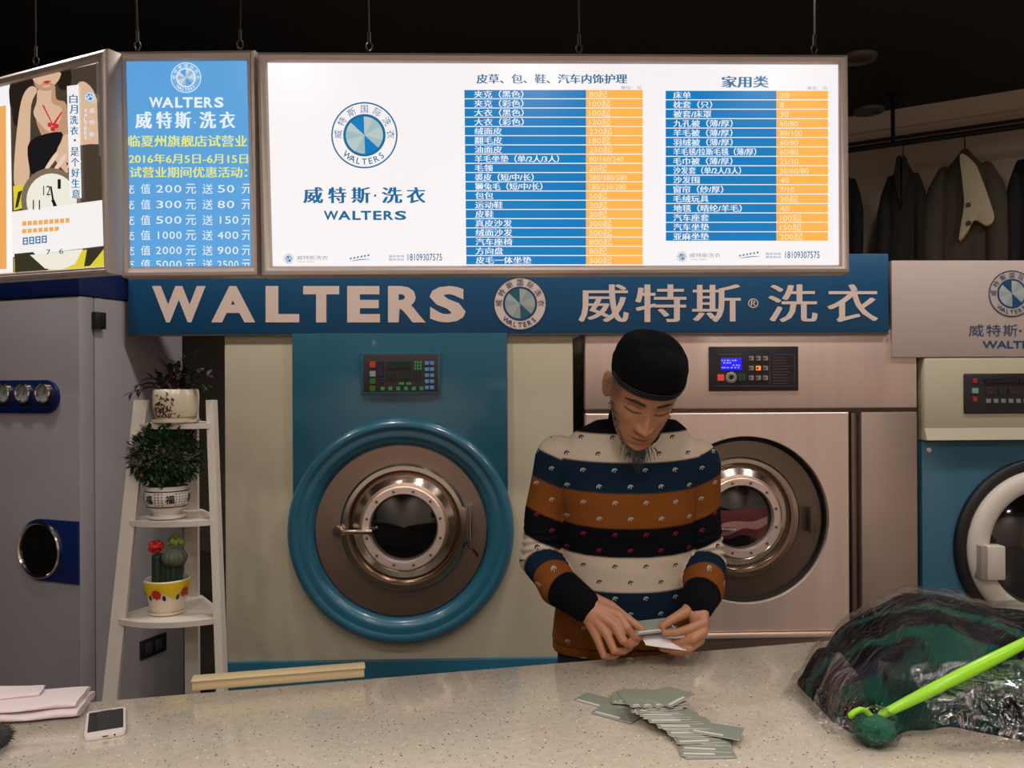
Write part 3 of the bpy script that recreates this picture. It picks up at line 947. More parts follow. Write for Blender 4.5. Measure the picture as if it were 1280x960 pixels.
for (s, x0, x1, y0, y1, bw) in (('皮草、包、鞋、汽车内饰护理', 595.5, 784, 92.5, 104.5, .9), ('家用类', 902, 961, 95, 109.5, 1.6)):
    text_heavy(hd, fr, s, x0, y0, x1, y1, e, bw)
    hd.build('heading_lettering', L_INK, t, smooth=False)
    hd = MB()
for ch, (a, b) in zip('威特斯洗衣', [(379, 404), (410, 433), (439, 463), (477, 503), (508, 532)]):
    text_heavy(hd, fr, ch, a, 234, b, 254, e, 1.8)
text_box(hd, fr, '·', 467.5, 243, 470.5, 246, e)
hd.build('brand_lettering', L_INK, t, smooth=False)
hd = MB()
for ch, (a, b) in zip('WALTERS', [(404.5, 423), (422.5, 438.5), (440.5, 451), (451, 464), (466.5, 477), (479.5, 492), (493.5, 508)]):
    text_box(hd, fr, ch, a, 263.5, b, 275, e, .03)
hd.build('brand_lettering', L_INK, t, smooth=False)
for (x, y) in ((509.5, 321.5), (981.5, 318.5)):
    hd = MB()
    text_box(hd, fr, '18109307575', x, y - 4.3, x + 43, y + 4.3, e, .008)
    hd.build('phone_number', L_INK, t, smooth=False)
for (x0, x1, y) in ((776, 802, 109.5), (1009, 1034, 110)):
    gr = MB()
    text_box(gr, fr, '单位：元', x0, y - 2.2, x1, y + 2.2, e)
    gr.build('unit_note', L_GREY, t, smooth=False)
for (x, y) in ((371, 322.5), (861.5, 319.5)):
    gr = MB()
    text_box(gr, fr, '威特斯洗衣', x, y - 3, x + 39, y + 2.4, e)
    text_box(gr, fr, 'WALTERS', x + 1, y + 4, x + 22, y + 5.6, e)
    gr.build('small_brand_lettering', L_GREY, t, smooth=False)
for (x, y) in ((486, 322), (957, 319)):
    sm = MB()
    for dy in (-3.2, .9):
        text_box(sm, fr, '服务热线', x, y + dy, x + 19, y + dy + 2.9, e)
    sm.build('hotline_note', L_INK, t, smooth=False)
for (x, y) in ((434, 329), (920.5, 325.5)):
    sm = MB()
    # swoosh and slanting slogan strokes
    n = 10
    up = [(x + 2 + 29 * i / n, y - 2 - 2.8 * (i / n) - 1.6 * sin(pi * i / n)) for i in range(n + 1)]
    dn = [(x + 2 + 29 * i / n, y - 2 - 2.8 * (i / n) - .6 * sin(pi * i / n)) for i in range(n + 1)]
    sm.pxpoly(fr, dn + up[::-1], e)
    for i in range(6):
        xx, yy = x + 3 + i * 4.4, y - 6 - i * .8
        sm.pxpoly(fr, [(xx, yy + 1.5), (xx + 2.4, yy + .8), (xx + 3.0, yy - 1.4), (xx + .8, yy - .7)], e)
    sm.build('slogan_swoosh', L_INK, t, smooth=False)
ML = [L_WHITE, L_INK, lit('backlit_logo_grey', (186, 204, 202), .9), lit('backlit_logo_mid', (164, 192, 194), .9), L_BLUE]
logo(fr, 455.5, 169, 41.5, e, t, ML)
for (x, y) in ((361, 323.5), (852.5, 321)):
    logo(fr, x, y, 6.2, e, t, ML, 'small_round_logo')

# ------------------------------------------------------------------ the blue offer board
c = P(235, 480, 2.29)
fm_ = Frame((c.x, c.y, 0), .03)
t2, I = lightbox('menu_lightbox', 'narrow sky blue backlit board with yellow and white offers', fm_,
                 [(146, 65.5), (320, 63.5), (324, 345), (153, 346.5)], [(158, 77), (309, 76), (315, 332.5), (163.5, 334)])
MB().add([Vector((p.x, 0, p.z)) for p in I][::-1], [(0, 1, 2, 3)]).build('lit_panel', L_SKY, t2, smooth=False)
wt = MB()
for ch, (a, b) in zip('WALTERS', [(186.5, 203.5), (202.5, 217), (219, 228.5), (228.5, 241), (243, 253), (255, 266), (268, 279.5)]):
    text_box(wt, fm_, ch, a, 121.5, b, 134.5, e, .03)
for ch, (a, b) in zip('威特斯洗衣', [(169, 190), (195, 215), (218.5, 239), (249, 270), (274, 294)]):
    text_heavy(wt, fm_, ch, a, 139.5, b, 160.5, e, 1.6)
text_box(wt, fm_, '·', 242.5, 152, 244.5, 154, e)
wt.build('white_lettering', L_PALE, t2, smooth=False)
CL = (164, 78, 313, 332)
yl = MB()
text_heavy(yl, fm_, '临夏州旗舰店试营业', 160, 169, 309, 183.5, e, .7, clip=(160.5, 78, 309.5, 333))
text_heavy(yl, fm_, '2016年6月5日-6月15日', 161, 192, 310, 204.5, e, .5, clip=(161, 78, 310, 333))
text_heavy(yl, fm_, '试营业期间优惠活动：', 162, 208.5, 309, 222, e, .6, clip=(162, 78, 310.5, 333))
yl.build('yellow_lettering', L_YEL, t2, smooth=False)
of = MB()
for (yc, a, b) in ((236, '200', '50'), (255.5, '300', '80'), (275, '500', '150'), (294, '1000', '400'), (313, '2000', '900'), (330.5, '5000', '2500')):
    for (s, x0, x1) in (('充', 154, 168), ('值', 176, 188), (a, 194, 228), ('元', 232, 245), ('送', 253, 266), (b, 271, 294 if len(b) < 3 else 299), ('元', 302, 316)):
        if s.isdigit():
            w_ = (x1 - x0) / len(s)
            for k, ch in enumerate(s):
                q_ = .40 if ch == '1' else .1
                text_box(of, fm_, ch, x0 + w_ * (k + q_), yc - 4.6, x0 + w_ * (k + .98 - q_), yc + 4.6, e, 0, clip=(162, 78, 312, 332.5))
        else:
            text_box(of, fm_, s, x0, yc - 6.2, x1, yc + 6.2, e, 0, clip=(162, 78, 312, 332.5))
of.build('offer_lettering', L_PALE, t2, smooth=False)
logo(fm_, 232.5, 97, 19, e, t2, [lit('backlit_logo_ground', (120, 178, 226), .95), L_PALE, lit('backlit_logo_silver', (196, 214, 228), .95), lit('backlit_logo_silver_mid', (150, 184, 212), .95), L_SKY])

# ------------------------------------------------------------------ the slanting poster board at the left
c = P(137, 480, 2.24)
fl = Frame((c.x, c.y, 0), radians(-26))
t3, I = lightbox('menu_lightbox', 'slanting backlit board with a clock poster, cut by the left edge', fl,
                 [(-190, 148), (137.5, 61.5), (140, 342), (-190, 364)], [(-182, 155), (125.5, 77.5), (133, 332.5), (-184, 355)], .035)
MB().add([Vector((p.x, 0, p.z)) for p in I][::-1], [(0, 1, 2, 3)]).build('lit_panel', L_WHITE, t3, smooth=False)
cols = {'bg': (74, 62, 50), 'hair': (40, 30, 26), 'skin': (222, 186, 156), 'skin2': (196, 152, 120), 'black': (26, 24, 26), 'red': (206, 52, 62), 'face': (244, 240, 226),
        'rim': (128, 112, 92), 'yellow': (226, 212, 60), 'dark': (58, 54, 36), 'white': (250, 247, 246), 'orange': (246, 176, 96), 'blue': (30, 112, 170), 'grey': (96, 90, 84), 'nail': (240, 208, 188)}
keys = list(cols)
pm = [lit('poster_' + k, v, .9) for k, v in cols.items()]
po = MB()
lay = [0]
def pp(k, pts):
    lay[0] += 1
    if k in ('skin', 'skin2', 'hair', 'nail') or (k == 'black' and len(pts) > 4):
        n = len(pts); q_ = []
        for i in range(n):
            p0, p1, p2, p3 = pts[i - 1], pts[i], pts[(i + 1) % n], pts[(i + 2) % n]
            for u in (0, .25, .5, .75):
                q_.append(tuple(.5 * (2 * p1[j] + (p2[j] - p0[j]) * u + (2 * p0[j] - 5 * p1[j] + 4 * p2[j] - p3[j]) * u * u + (3 * p1[j] - p0[j] - 3 * p2[j] + p3[j]) * u ** 3) for j in (0, 1)))
        pts = q_
    po.pxpoly(fl, [(x / 2.6667, y / 2.6667) for x, y in pts][::-1], .0006 + lay[0] * .00012, keys.index(k))
def el(k, cx, cy, rx, ry, rot=0, n=28):
    r = radians(rot)
    pp(k, [(cx + rx * cos(a) * cos(r) - ry * sin(a) * sin(r), cy + rx * cos(a) * sin(r) + ry * sin(a) * cos(r)) for a in [2 * pi * i / n for i in range(n)]])
pp('bg', [(33, 277), (333, 209), (352, 888), (44, 914)])
pp('hair', [(34, 277), (110, 259), (100, 300), (75, 350), (66, 420), (42, 400)])
pp('hair', [(180, 244), (232, 232), (236, 280), (215, 300), (196, 290)])
pp('skin', [(112, 258), (196, 240), (198, 262), (182, 282), (158, 292), (128, 284)])
pp('skin2', [(132, 284), (180, 280), (188, 330), (222, 350), (222, 470), (190, 500), (150, 470), (120, 400), (128, 340)])
pp('skin', [(128, 296), (170, 286), (172, 340), (205, 360), (200, 400), (170, 440), (140, 420), (112, 380), (122, 340)])
pp('skin', [(98, 290), (124, 300), (104, 350), (100, 470), (96, 600), (60, 622), (46, 600), (52, 480), (70, 340)])
pp('skin', [(240, 330), (268, 272), (310, 300), (338, 390), (345, 470), (300, 480), (240, 470)])
pp('black', [(100, 470), (205, 440), (190, 500), (160, 560), (110, 580), (98, 560)])
pp('grey', [(320, 210), (333, 209), (344, 520), (330, 520), (322, 300)])
pp('red', [(140, 350), (146, 350), (176, 412), (204, 372), (209, 374), (178, 424)])
for (a, b) in ((166, 416), (176, 430), (188, 420)):
    el('red', a, b, 8, 8)
pp('red', [(140, 274), (156, 268), (172, 270), (158, 280)])
pp('skin2', [(112, 258), (120, 280), (150, 292), (176, 286), (170, 300), (140, 302), (118, 288)])
for (a, b, cx, cy) in ((190, 500, 250, 560), (205, 470, 262, 540), (180, 520, 220, 575)):
    pp('skin', [(a, b), (a + 22, b - 22), (cx + 6, cy - 12), (cx, cy), (a + 10, b + 22)])
for (a, b) in ((150, 560), (178, 566), (225, 552)):
    pp('nail', [(a, b), (a + 34, b - 50), (a + 42, b - 40), (a + 10, b + 4)])
pp('yellow', [(44, 620), (90, 616), (84, 690), (46, 702)])
pp('dark', [(60, 640), (74, 634), (60, 690), (50, 694)])
el('rim', 170, 665, 100, 105)
el('face', 172, 668, 84, 90)
pp('black', [(170, 668), (180, 664), (192, 690), (184, 694)])
pp('black', [(166, 622), (172, 620), (184, 690), (178, 692)])
pp('white', [(40, 706), (348, 666), (354, 818), (42, 858)])
pp('white', [(223, 287), (262, 282), (272, 660), (232, 664)])
pp('yellow', [(46, 862), (354, 824), (354, 886), (48, 912)])
pp('dark', [(48, 846), (110, 840), (160, 890), (160, 905), (50, 912)])
pp('dark', [(290, 830), (350, 824), (330, 850), (300, 886), (280, 888)])
pp('face', [(100, 850), (276, 830), (250, 880), (200, 900), (150, 895)])
for i in range(9):
    pp('orange', [(74 + i * 18, 738 - i * 1.3), (88 + i * 18, 737 - i * 1.3), (88 + i * 18, 752 - i * 1.3), (74 + i * 18, 753 - i * 1.3)])
for i in range(7):
    pp('orange', [(74 + i * 18, 764 - i * 1.3), (88 + i * 18, 763 - i * 1.3), (88 + i * 18, 777 - i * 1.3), (74 + i * 18, 778 - i * 1.3)])
for i in range(4):
    x, y = 76 + i * 21, 792 - i * 2
    for q_ in ([(x, y), (x + 17, y - 1), (x + 17, y + 3), (x, y + 4)], [(x, y + 20), (x + 17, y + 19), (x + 17, y + 23), (x, y + 24)], [(x, y), (x + 4, y), (x + 4, y + 24), (x, y + 24)], [(x + 13, y), (x + 17, y), (x + 17, y + 24), (x + 13, y + 24)], [(x, y + 10), (x + 17, y + 9), (x + 17, y + 12), (x, y + 13)]):
        pp('blue', q_)
# price table at the far left of this board
pp('orange', [(-420, 398), (20, 352), (22, 896), (-420, 930)])
po.build('poster_print', pm, t3, smooth=False)
tt = MB()
for i, ch in enumerate('白月洗衣·是个好生意'):
    yy = 116 + i * 13.2
    if ch == '·':
        text_box(tt, fl, ch, 92, yy + 5, 95, yy + 8, .009)
    else:
        text_heavy(tt, fl, ch, 86.5 + i * .35, yy + 2, 97 + i * .35, yy + 13, .009, .5)
tt.build('poster_slogan', L_INK, t3, smooth=False)
PB = pm[keys.index('black')]
for s, x, y, k in (('12', 54, 232, 0), ('11', 41, 250, 0), ('1', 72, 224, 0)):
    tt = MB()
    text_box(tt, fl, s, x, y, x + (9 if len(s) > 1 else 4), y + 12, .009)
    tt.build('clock_numeral', PB, t3, smooth=False)
for s, x, y in (('7', 58, 312), ('6', 74, 311)):
    tt = MB()
    text_box(tt, fl, s, x, y, x + 5, y + 6, .009)
    tt.build('clock_numeral', PB, t3, smooth=False)
tt = MB()
for i, ch in enumerate('威特斯'):
    text_box(tt, fl, ch, 112, 135 + i * 15, 118, 141 + i * 15, .009)
for i, ch in enumerate('WALTERS'):
    text_box(tt, fl, ch, 105, 136 + i * 5.6, 109, 140.5 + i * 5.6, .009, .01)
tt.build('poster_brand', L_PALE, t3, smooth=False)
ln = MB()
for i in range(20):
    y = 132 + i * 10.2
    ln.pxpoly(fl, [(-150, y + 18 - .6 * i + .9), (8, y - .04 * i + .9), (8, y - .04 * i), (-150, y + 18 - .6 * i)], .009)
ln.build('table_rules', lit('backlit_table_rule', (255, 222, 170), .9), t3, smooth=False)
logo(fl, 112, 121, 6.5, .009, t3, [L_PALE, L_INK, L_PALE, L_SKY, L_BLUE], 'small_round_logo')

# ------------------------------------------------------------------ hanging wires
def wire(px0, px1, py, Y, lab, r=.0022):
    p = P(px0, py, Y)
    top = P(px1, -60, Y); dirx = (top.x - p.x) / (top.z - p.z)
    H = Vector((p.x + dirx * (HC - p.z), Y, HC))
    t = thing('suspension_wire', lab, 'wire', p, 0, 'wires holding up the light boxes')
    rel = H - p
    MB().tube([Vector((0, 0, .03)), rel], r, 6).build('wire', M_WIRE, t)
    h = MB()
    h.tube([(0.008 * sin(a), 0, .012 - .012 * cos(a) + .002) for a in [x * .5 for x in range(13)]], .0022, 6)
    h.build('eye_hook', M_WIRE, t)
    MB().tube([(0, 0, .026), (0, 0, .055)], .0045, 8).build('ferrule', M_WIRE, t)
    return t
fz = lambda fr_, x, y: fr_.o + fr_.ex * fr_.at(x, y).x
wire(45, 44, 82, (fl.o + fl.ex * fl.at(45, 90).x).y + .03, 'thin wire above the slanting poster board at the left')
wire(172, 167, 63.5, 2.32, 'thicker knotted wire above the left end of the blue offer board', .0042)
wire(300, 302, 62, 2.32, 'thin wire above the right end of the blue offer board')
wire(461.5, 460, 65, 2.33, 'thin wire above the round logo side of the wide price board')
wire(724, 723, 67, 2.34, 'thin wire above the middle of the wide price board')
wire(1018, 1018, 68, 2.35, 'thin wire above the right end of the wide price board')
# ================================================================== the counter
CZ = .85
cfr_p = on_z(690, 829, CZ)
CYAW = math.atan2(.421, 1.82)
cf = Frame((cfr_p.x, cfr_p.y, 0), CYAW)     # local y=0 is the back edge of the worktop
m = bpy.data.materials.new('speckled_quartz'); m.use_nodes = True
nt = m.node_tree; b = nt.nodes['Principled BSDF']
tc = nt.nodes.new('ShaderNodeTexCoord')
def vor(scale, th, rnd_th):
    v = nt.nodes.new('ShaderNodeTexVoronoi'); v.inputs['Scale'].default_value = scale
    nt.links.new(tc.outputs['Object'], v.inputs['Vector'])
    c1 = nt.nodes.new('ShaderNodeMath'); c1.operation = 'LESS_THAN'; c1.inputs[1].default_value = th
    nt.links.new(v.outputs['Distance'], c1.inputs[0])
    sp = nt.nodes.new('ShaderNodeSeparateColor'); nt.links.new(v.outputs['Color'], sp.inputs[0])
    c2 = nt.nodes.new('ShaderNodeMath'); c2.operation = 'LESS_THAN'; c2.inputs[1].default_value = rnd_th
    nt.links.new(sp.outputs[0], c2.inputs[0])
    mu = nt.nodes.new('ShaderNodeMath'); mu.operation = 'MULTIPLY'
    nt.links.new(c1.outputs[0], mu.inputs[0]); nt.links.new(c2.outputs[0], mu.inputs[1])
    return mu.outputs[0]
base = nt.nodes.new('ShaderNodeTexNoise'); base.inputs['Scale'].default_value = 60; base.inputs['Detail'].default_value = 6
nt.links.new(tc.outputs['Object'], base.inputs['Vector'])
mx = nt.nodes.new('ShaderNodeMix'); mx.data_type = 'RGBA'
mx.inputs[6].default_value = lin((172, 160, 142)) + (1,); mx.inputs[7].default_value = lin((205, 192, 174)) + (1,)
nt.links.new(base.outputs[0], mx.inputs[0])
last = mx.outputs[2]
for (sc_, th, rt, col) in ((150, .22, .25, (104, 94, 84)), (85, .17, .22, (70, 62, 56)), (110, .2, .14, (236, 230, 220)), (45, .09, .2, (52, 46, 42))):
    k = nt.nodes.new('ShaderNodeMix'); k.data_type = 'RGBA'
    nt.links.new(vor(sc_, th, rt), k.inputs[0]); nt.links.new(last, k.inputs[6])
    k.inputs[7].default_value = lin(col) + (1,)
    last = k.outputs[2]
nt.links.new(last, b.inputs['Base Color'])
b.inputs['Roughness'].default_value = .11
b.inputs['Specular IOR Level'].default_value = .55
M_QUARTZ = m
M_CABW = mat('counter_front_laminate', (150, 140, 128), 0.5)
t = thing('service_counter', 'long speckled pale quartz service counter in the foreground', 'counter', cf.o, cf.yaw)
XL, XR, DEP = -1.75, 1.5, .78
MB().box(XL, XR, -DEP, 0, CZ - .04, CZ, .004).build('worktop', M_QUARTZ, t)
MB().box(XL + .03, XR - .03, -DEP + .05, -.10, .08, CZ - .041, .004).build('base_cabinet', M_CABW, t)
MB().box(XL + .05, XR - .05, -DEP + .10, -.14, 0, .08).build('plinth', M_BLACK, t)

# pale wooden ledge standing along the back edge at the left
M_PINE = mat('pale_pine', (206, 182, 140), 0.5, vary=.18, scale=5, aniso=(1, 8, 20))
pa, pb = on_z(240, 864.5, CZ), on_z(455.5, 847, CZ)
dv = (pb - pa); L = dv.length
t = thing('wooden_board', 'low pale pine board along the counter back edge below the cream washer', 'wooden board', (pa.x, pa.y, CZ), math.atan2(dv.y, dv.x))
hh = .024
MB().box(0, L, 0, .030, .0005, hh - .003, .002).build('plank', M_PINE, t)
MB().box(-.002, L + .002, -.004, .034, hh - .003, hh, .001).build('top_edge', M_PINE, t)

# ================================================================== things on the counter
# phone
q = [on_z(x, y, CZ + .008) for x, y in ((103, 891), (151, 884), (164, 912), (111, 921))]
ctr = (q[0] + q[1] + q[2] + q[3]) / 4
ang = math.atan2((q[1] - q[0]).y + (q[2] - q[3]).y, (q[1] - q[0]).x + (q[2] - q[3]).x)
wd = ((q[1] - q[0]).length + (q[2] - q[3]).length) / 2
lg = ((q[3] - q[0]).length + (q[2] - q[1]).length) / 2
sk = Vector((cos(ang), sin(ang), 0))
t = thing('smartphone', 'white smartphone with a dark screen lying on the counter', 'phone', (ctr.x, ctr.y, CZ), ang)
M_PHW = mat('pearl_white_plastic', (225, 212, 206), .25, coat=.4)
M_PHS = mat('phone_screen_glass', (16, 16, 18), .06, coat=.5)
lg = min(lg, .15); 
def rrect(w, h, r, n=6):
    return [(sx * (w / 2 - r) + r * cos(a), sy * (h / 2 - r) + r * sin(a)) for sx, sy, a0 in ((1, 1, 0), (-1, 1, pi / 2), (-1, -1, pi), (1, -1, 1.5 * pi)) for a in [a0 + pi / 2 * i / n for i in range(n + 1)]]
ph = MB().slab(rrect(wd, lg, .009), .0005, .0075)
ph.build('body', M_PHW, t)
MB().slab(rrect(wd - .003, lg - .003, .008), .0075, .0086).build('front_bezel', M_PHW, t)
MB().slab([(x, y + .004) for x, y in rrect(wd - .009, lg - .030, .002)], .0086, .0092).build('screen', M_PHS, t)
MB().slab([(x, y - lg / 2 + .0085) for x, y in rrect(.015, .006, .003)], .0086, .0093).build('home_button', M_PHW, t)
MB().box(-.005, .005, -lg / 2 - .0008, -lg / 2 + .002, .003, .005, .0004, seg=1).build('charging_port', M_BLACK, t)
MB().lathe([(.0001, 0), (.0018, 0), (.0018, -.001)], (.016, -lg / 2 - .0002, .004), 'y', 10).build('headphone_jack', M_BLACK, t)
MB().box(-.009, .009, lg / 2 - .010, lg / 2 - .0085, .0087, .0090).build('earpiece', M_BLACK, t)

# roll of folded white paper / cloth at the left edge
M_CLOTH = mat('pinkish_white_cloth', (222, 204, 206), .85, vary=.05, bump=.15, bscale=50)
p0 = on_z(-40, 912, CZ); p1 = on_z(94, 902, CZ)
dv = p1 - p0; L = dv.length
t = thing('folded_cloth', 'pinkish white folded cloth lying at the left end of the counter', 'cloth', (p0.x, p0.y, CZ), math.atan2(dv.y, dv.x))
for (nm, z0, hgt, dep, off, l0, l1) in (('lower_fold', .0005, .017, .120, .07, -.1, L), ('upper_fold', .0165, .013, .108, .074, -.1, L * .97), ('top_fold', .029, .007, .07, .098, -.1, L * .52)):
    mb = MB(); rings = []
    for i in range(25):
        u = i / 24
        x = l0 + (l1 - l0) * u
        ring = []
        for k in range(28):
            a = 2 * pi * k / 28
            ca, sa = cos(a), sin(a)
            yy = off + dep / 2 * abs(ca) ** .6 * math.copysign(1, ca)
            zz = z0 + hgt / 2 + hgt / 2 * abs(sa) ** .7 * math.copysign(1, sa)
            nz = noise.noise(Vector((x * 14, yy * 20, z0 * 40)))
            tp_ = 1 if u < .96 else .94
            ring.append((x + .008 * nz * u, off + (yy - off) * tp_ + .006 * nz, max(z0, zz + (.004 * nz if sa > 0 else 0))))
        rings.append(ring)
    mb.loft(rings)
    recalc(mb.build(nm, M_CLOTH, t, sharp=60))

# dark fluffy keyring ball and strap at the left corner
M_FLUFF = mat('dark_grey_yarn', (58, 54, 54), .95, vary=.3, scale=30)
p = on_z(2, 938, CZ)
t = thing('pompom_charm', 'dark grey fluffy charm at the left corner of the counter', 'charm', (p.x, p.y, CZ))
rnd = random.Random(11)
mb = MB()
for k in range(420):
    d = Vector((rnd.gauss(0, 1), rnd.gauss(0, 1), rnd.gauss(0, 1))).normalized()
    c0 = Vector((-.012, .0, .024)) + Vector((d.x * .024, d.y * .03, d.z * .016))
    e1 = c0 + d * rnd.uniform(.006, .012)
    if e1.z < .002: continue
    s = d.orthogonal().normalized() * .0011
    mb.add([c0 - s, c0 + s, e1], [(0, 1, 2)])
pb_ = MB().ell((-.012, 0, .0225), (.026, .032, .0205), nu=24, nv=14)
po_ = pb_.build('pompom_core', M_FLUFF, t)
mb.build('pompom_fluff', M_FLUFF, t, smooth=False, kind='stuff')
MB().tube([(-.03, -.028, .008), (-.008, -.036, .011), (.006, -.045, .008), (.012, -.056, .007)], [.009, .010, .009, .007], 12).build('strap', M_FLUFF, t)

# ---- pile of cards
M_CARD = mat('grey_green_card', (128, 132, 118), .45, vary=.06, scale=10)
M_CARDE = mat('card_edge_white', (214, 208, 204), .6)
M_STRIPE = mat('card_label_strip', (196, 194, 184), .5)
CARD_W, CARD_H, CARD_T = .090, .056, .0012
def card_mesh():
    a = MB().slab(rrect(CARD_W, CARD_H, .003, 3), 0, CARD_T)
    for i in range(len(a.mi)):
        a.mi[i] = 1 if i > 1 else 0
    return a
def strip_mesh():
    return MB().box(-CARD_W / 2 + .006, CARD_W / 2 - .030, -CARD_H / 2 + .005, -CARD_H / 2 + .012, CARD_T, CARD_T + .0002)
proto = card_mesh().build('card', [M_CARD, M_CARDE], None, smooth=False)
pstrip = strip_mesh().build('label_strip', M_STRIPE, proto, smooth=False)
first = [True]
def put_card(loc, rot, label, group):
    if first[0]:
        c, first[0] = proto, False
    else:
        c = proto.copy(); COL.objects.link(c)
        s = pstrip.copy(); COL.objects.link(s); s.parent = c
    c.location = loc; c.rotation_euler = rot
    tag(c, label, 'card', group)
    return c
rnd = random.Random(5)
z = [CZ + .0005]
def cp_(px, py, rz, n_z, tx=0, ty=0, lab=None, grp='cards in the pile on the counter'):
    p = on_z(px, py, n_z)
    return put_card((p.x, p.y, n_z), (tx, ty, radians(rz)), lab, grp)
GP = 'grey card in the loose pile spread out on the counter'
Z0 = CZ + .0004
cp_(748, 877, -38, Z0, lab='leftmost loose card with a pale strip beside the pile')
cp_(772, 892, -36, Z0 + .0012, lab='second card from the left of the pile with a pale strip, turned askew')
# fanned heap at the back
lvl = Z0 + .0024
for i in range(14):
    k = i / 13
    cp_(790 + 38 * k + rnd.uniform(-4, 4), 873 + 1.5 * sin(i) + rnd.uniform(-2, 2) - 3 * k, -24 + 62 * k + rnd.uniform(-9, 9), lvl, lab=GP)
    lvl += .00125
top_back = lvl
# staggered run towards the viewer: lowest card in front, each next one further back on top of it
lvl = Z0 + .0012
run = [(884, 939, 4), (882, 931, -3), (880, 924, -4), (872, 921, 2), (869, 915, -6), (862, 911, 1), (858, 906, -5), (850, 903, 3), (846, 898, -2), (838, 896, -3), (832, 892, 2), (828, 889, -4), (822, 886, 3), (820, 882, 8), (826, 879, 14)]
for i, (x, y, r) in enumerate(run):
    lab = GP
    if i == 0:
        lab = 'frontmost grey card of the pile, nearest the bottom of the photo'
    cp_(x, y, r + rnd.uniform(-5, 5), lvl, lab=lab)
    lvl += .0013
    if i % 2 == 0:
        cp_(x - 2 + rnd.uniform(-3, 3), y - 2, r + rnd.uniform(-9, 9), lvl, lab=GP); lvl += .0013
cp_(896, 913, -24, Z0 + .0135, lab='grey card sticking out at the right side of the pile')
lvl = max(lvl, top_back)
for i in range(4):
    cp_(812 + i * 9, 876 - i * 1.5, 8 + i * 13, lvl, lab=GP); lvl += .0013
# ================================================================== white corner ladder shelf with three pots
M_WPAINT = mat('white_painted_wood', (206, 194, 182), .5, vary=.06, scale=6, aniso=(6, 6, 1))
LY = 2.60
base = P(205, 600, LY); LB_ = Vector((base.x, LY + .1, 0))
t = thing('plant_stand', 'white corner ladder shelf with curved shelves holding three pots', 'plant stand', LB_)
rel = lambda p: Vector(p) - LB_
def leg_pt(xa, ya, xb, yb, y, Ya, Yb):
    k = (y - ya) / (yb - ya)
    return P(xa + (xb - xa) * k, y, Ya + (Yb - Ya) * k)
def floor_pt(f_):
    lo, hi = 700, 1300
    for _ in range(50):
        mid = (lo + hi) / 2
        if f_(mid).z > 0: lo = mid
        else: hi = mid
    return f_(lo)
legL = lambda y: leg_pt(177, 500, 138, 875, y, 2.70, 2.56)
legR = lambda y: leg_pt(264.5, 500, 277, 843, y, 2.72, 2.585)
fl_, fr_ = floor_pt(legL), floor_pt(legR)
b0 = P(239, 500, 2.86)
MB().beam(rel((fl_.x, fl_.y, 0)), rel(legL(500)), .044, .016).build('leg', M_WPAINT, t)
MB().beam(rel((fr_.x, fr_.y, 0)), rel(legR(500)), .024, .040).build('leg', M_WPAINT, t)
MB().beam(rel((b0.x, 2.86, 0)), rel((b0.x, 2.86, b0.z - .02)), .046, .018).build('leg', M_WPAINT, t)
SH = {}
for nm, yy, hgt in (('a', 529, 1), ('b', 649, 1), ('c', 771, 1), ('d', 985, 1)):
    L, R = legL(yy), legR(yy)
    z = (L.z + R.z) / 2
    n = 20
    pts = []
    x0, x1 = L.x - .010, R.x + .006
    yf = (L.y + R.y) / 2 - .012
    bul = .030 + .012 * (yy > 600) + .012 * (yy > 700)
    for i in range(n + 1):
        u = i / n
        pts.append((x0 + (x1 - x0) * u - LB_.x, yf - bul * sin(pi * u) ** .8 - LB_.y))
    pts += [(x1 - .005 - LB_.x, yf + .06 - LB_.y), (b0.x + .028 - LB_.x, 2.875 - LB_.y), (b0.x - .03 - LB_.x, 2.875 - LB_.y), (x0 + .005 - LB_.x, yf + .06 - LB_.y)]
    MB().slab(pts, z - .017, z).build('shelf', M_WPAINT, t)
    SH[nm] = z
def leaf(mb, p, d, up, ln, wd, curl=.15, mi=0, fold=.2):
    d = d.normalized(); s = d.cross(up)
    if s.length < 1e-4: s = d.orthogonal()
    s.normalize(); nrm = s.cross(d)
    A = [(0, 0), (.3, .42), (.6, .45), (1, 0)]
    mid = [p + d * (ln * u) - nrm * (curl * ln * u * u) for u in (0, .3, .6, 1)]
    l_ = [mid[i] + s * (wd * A[i][1]) + nrm * (fold * wd * A[i][1]) for i in (1, 2)]
    r_ = [mid[i] - s * (wd * A[i][1]) + nrm * (fold * wd * A[i][1]) for i in (1, 2)]
    mb.add([mid[0], mid[1], mid[2], mid[3], l_[0], l_[1], r_[0], r_[1]],
           [(0, 1, 4), (1, 2, 5, 4), (2, 3, 5), (0, 6, 1), (1, 6, 7, 2), (2, 7, 3)], mi)
def pxs(Y): return Y / F
M_SOIL = mat('potting_soil', (44, 34, 28), .95, bump=.5, bscale=90)
rnd = random.Random(21)
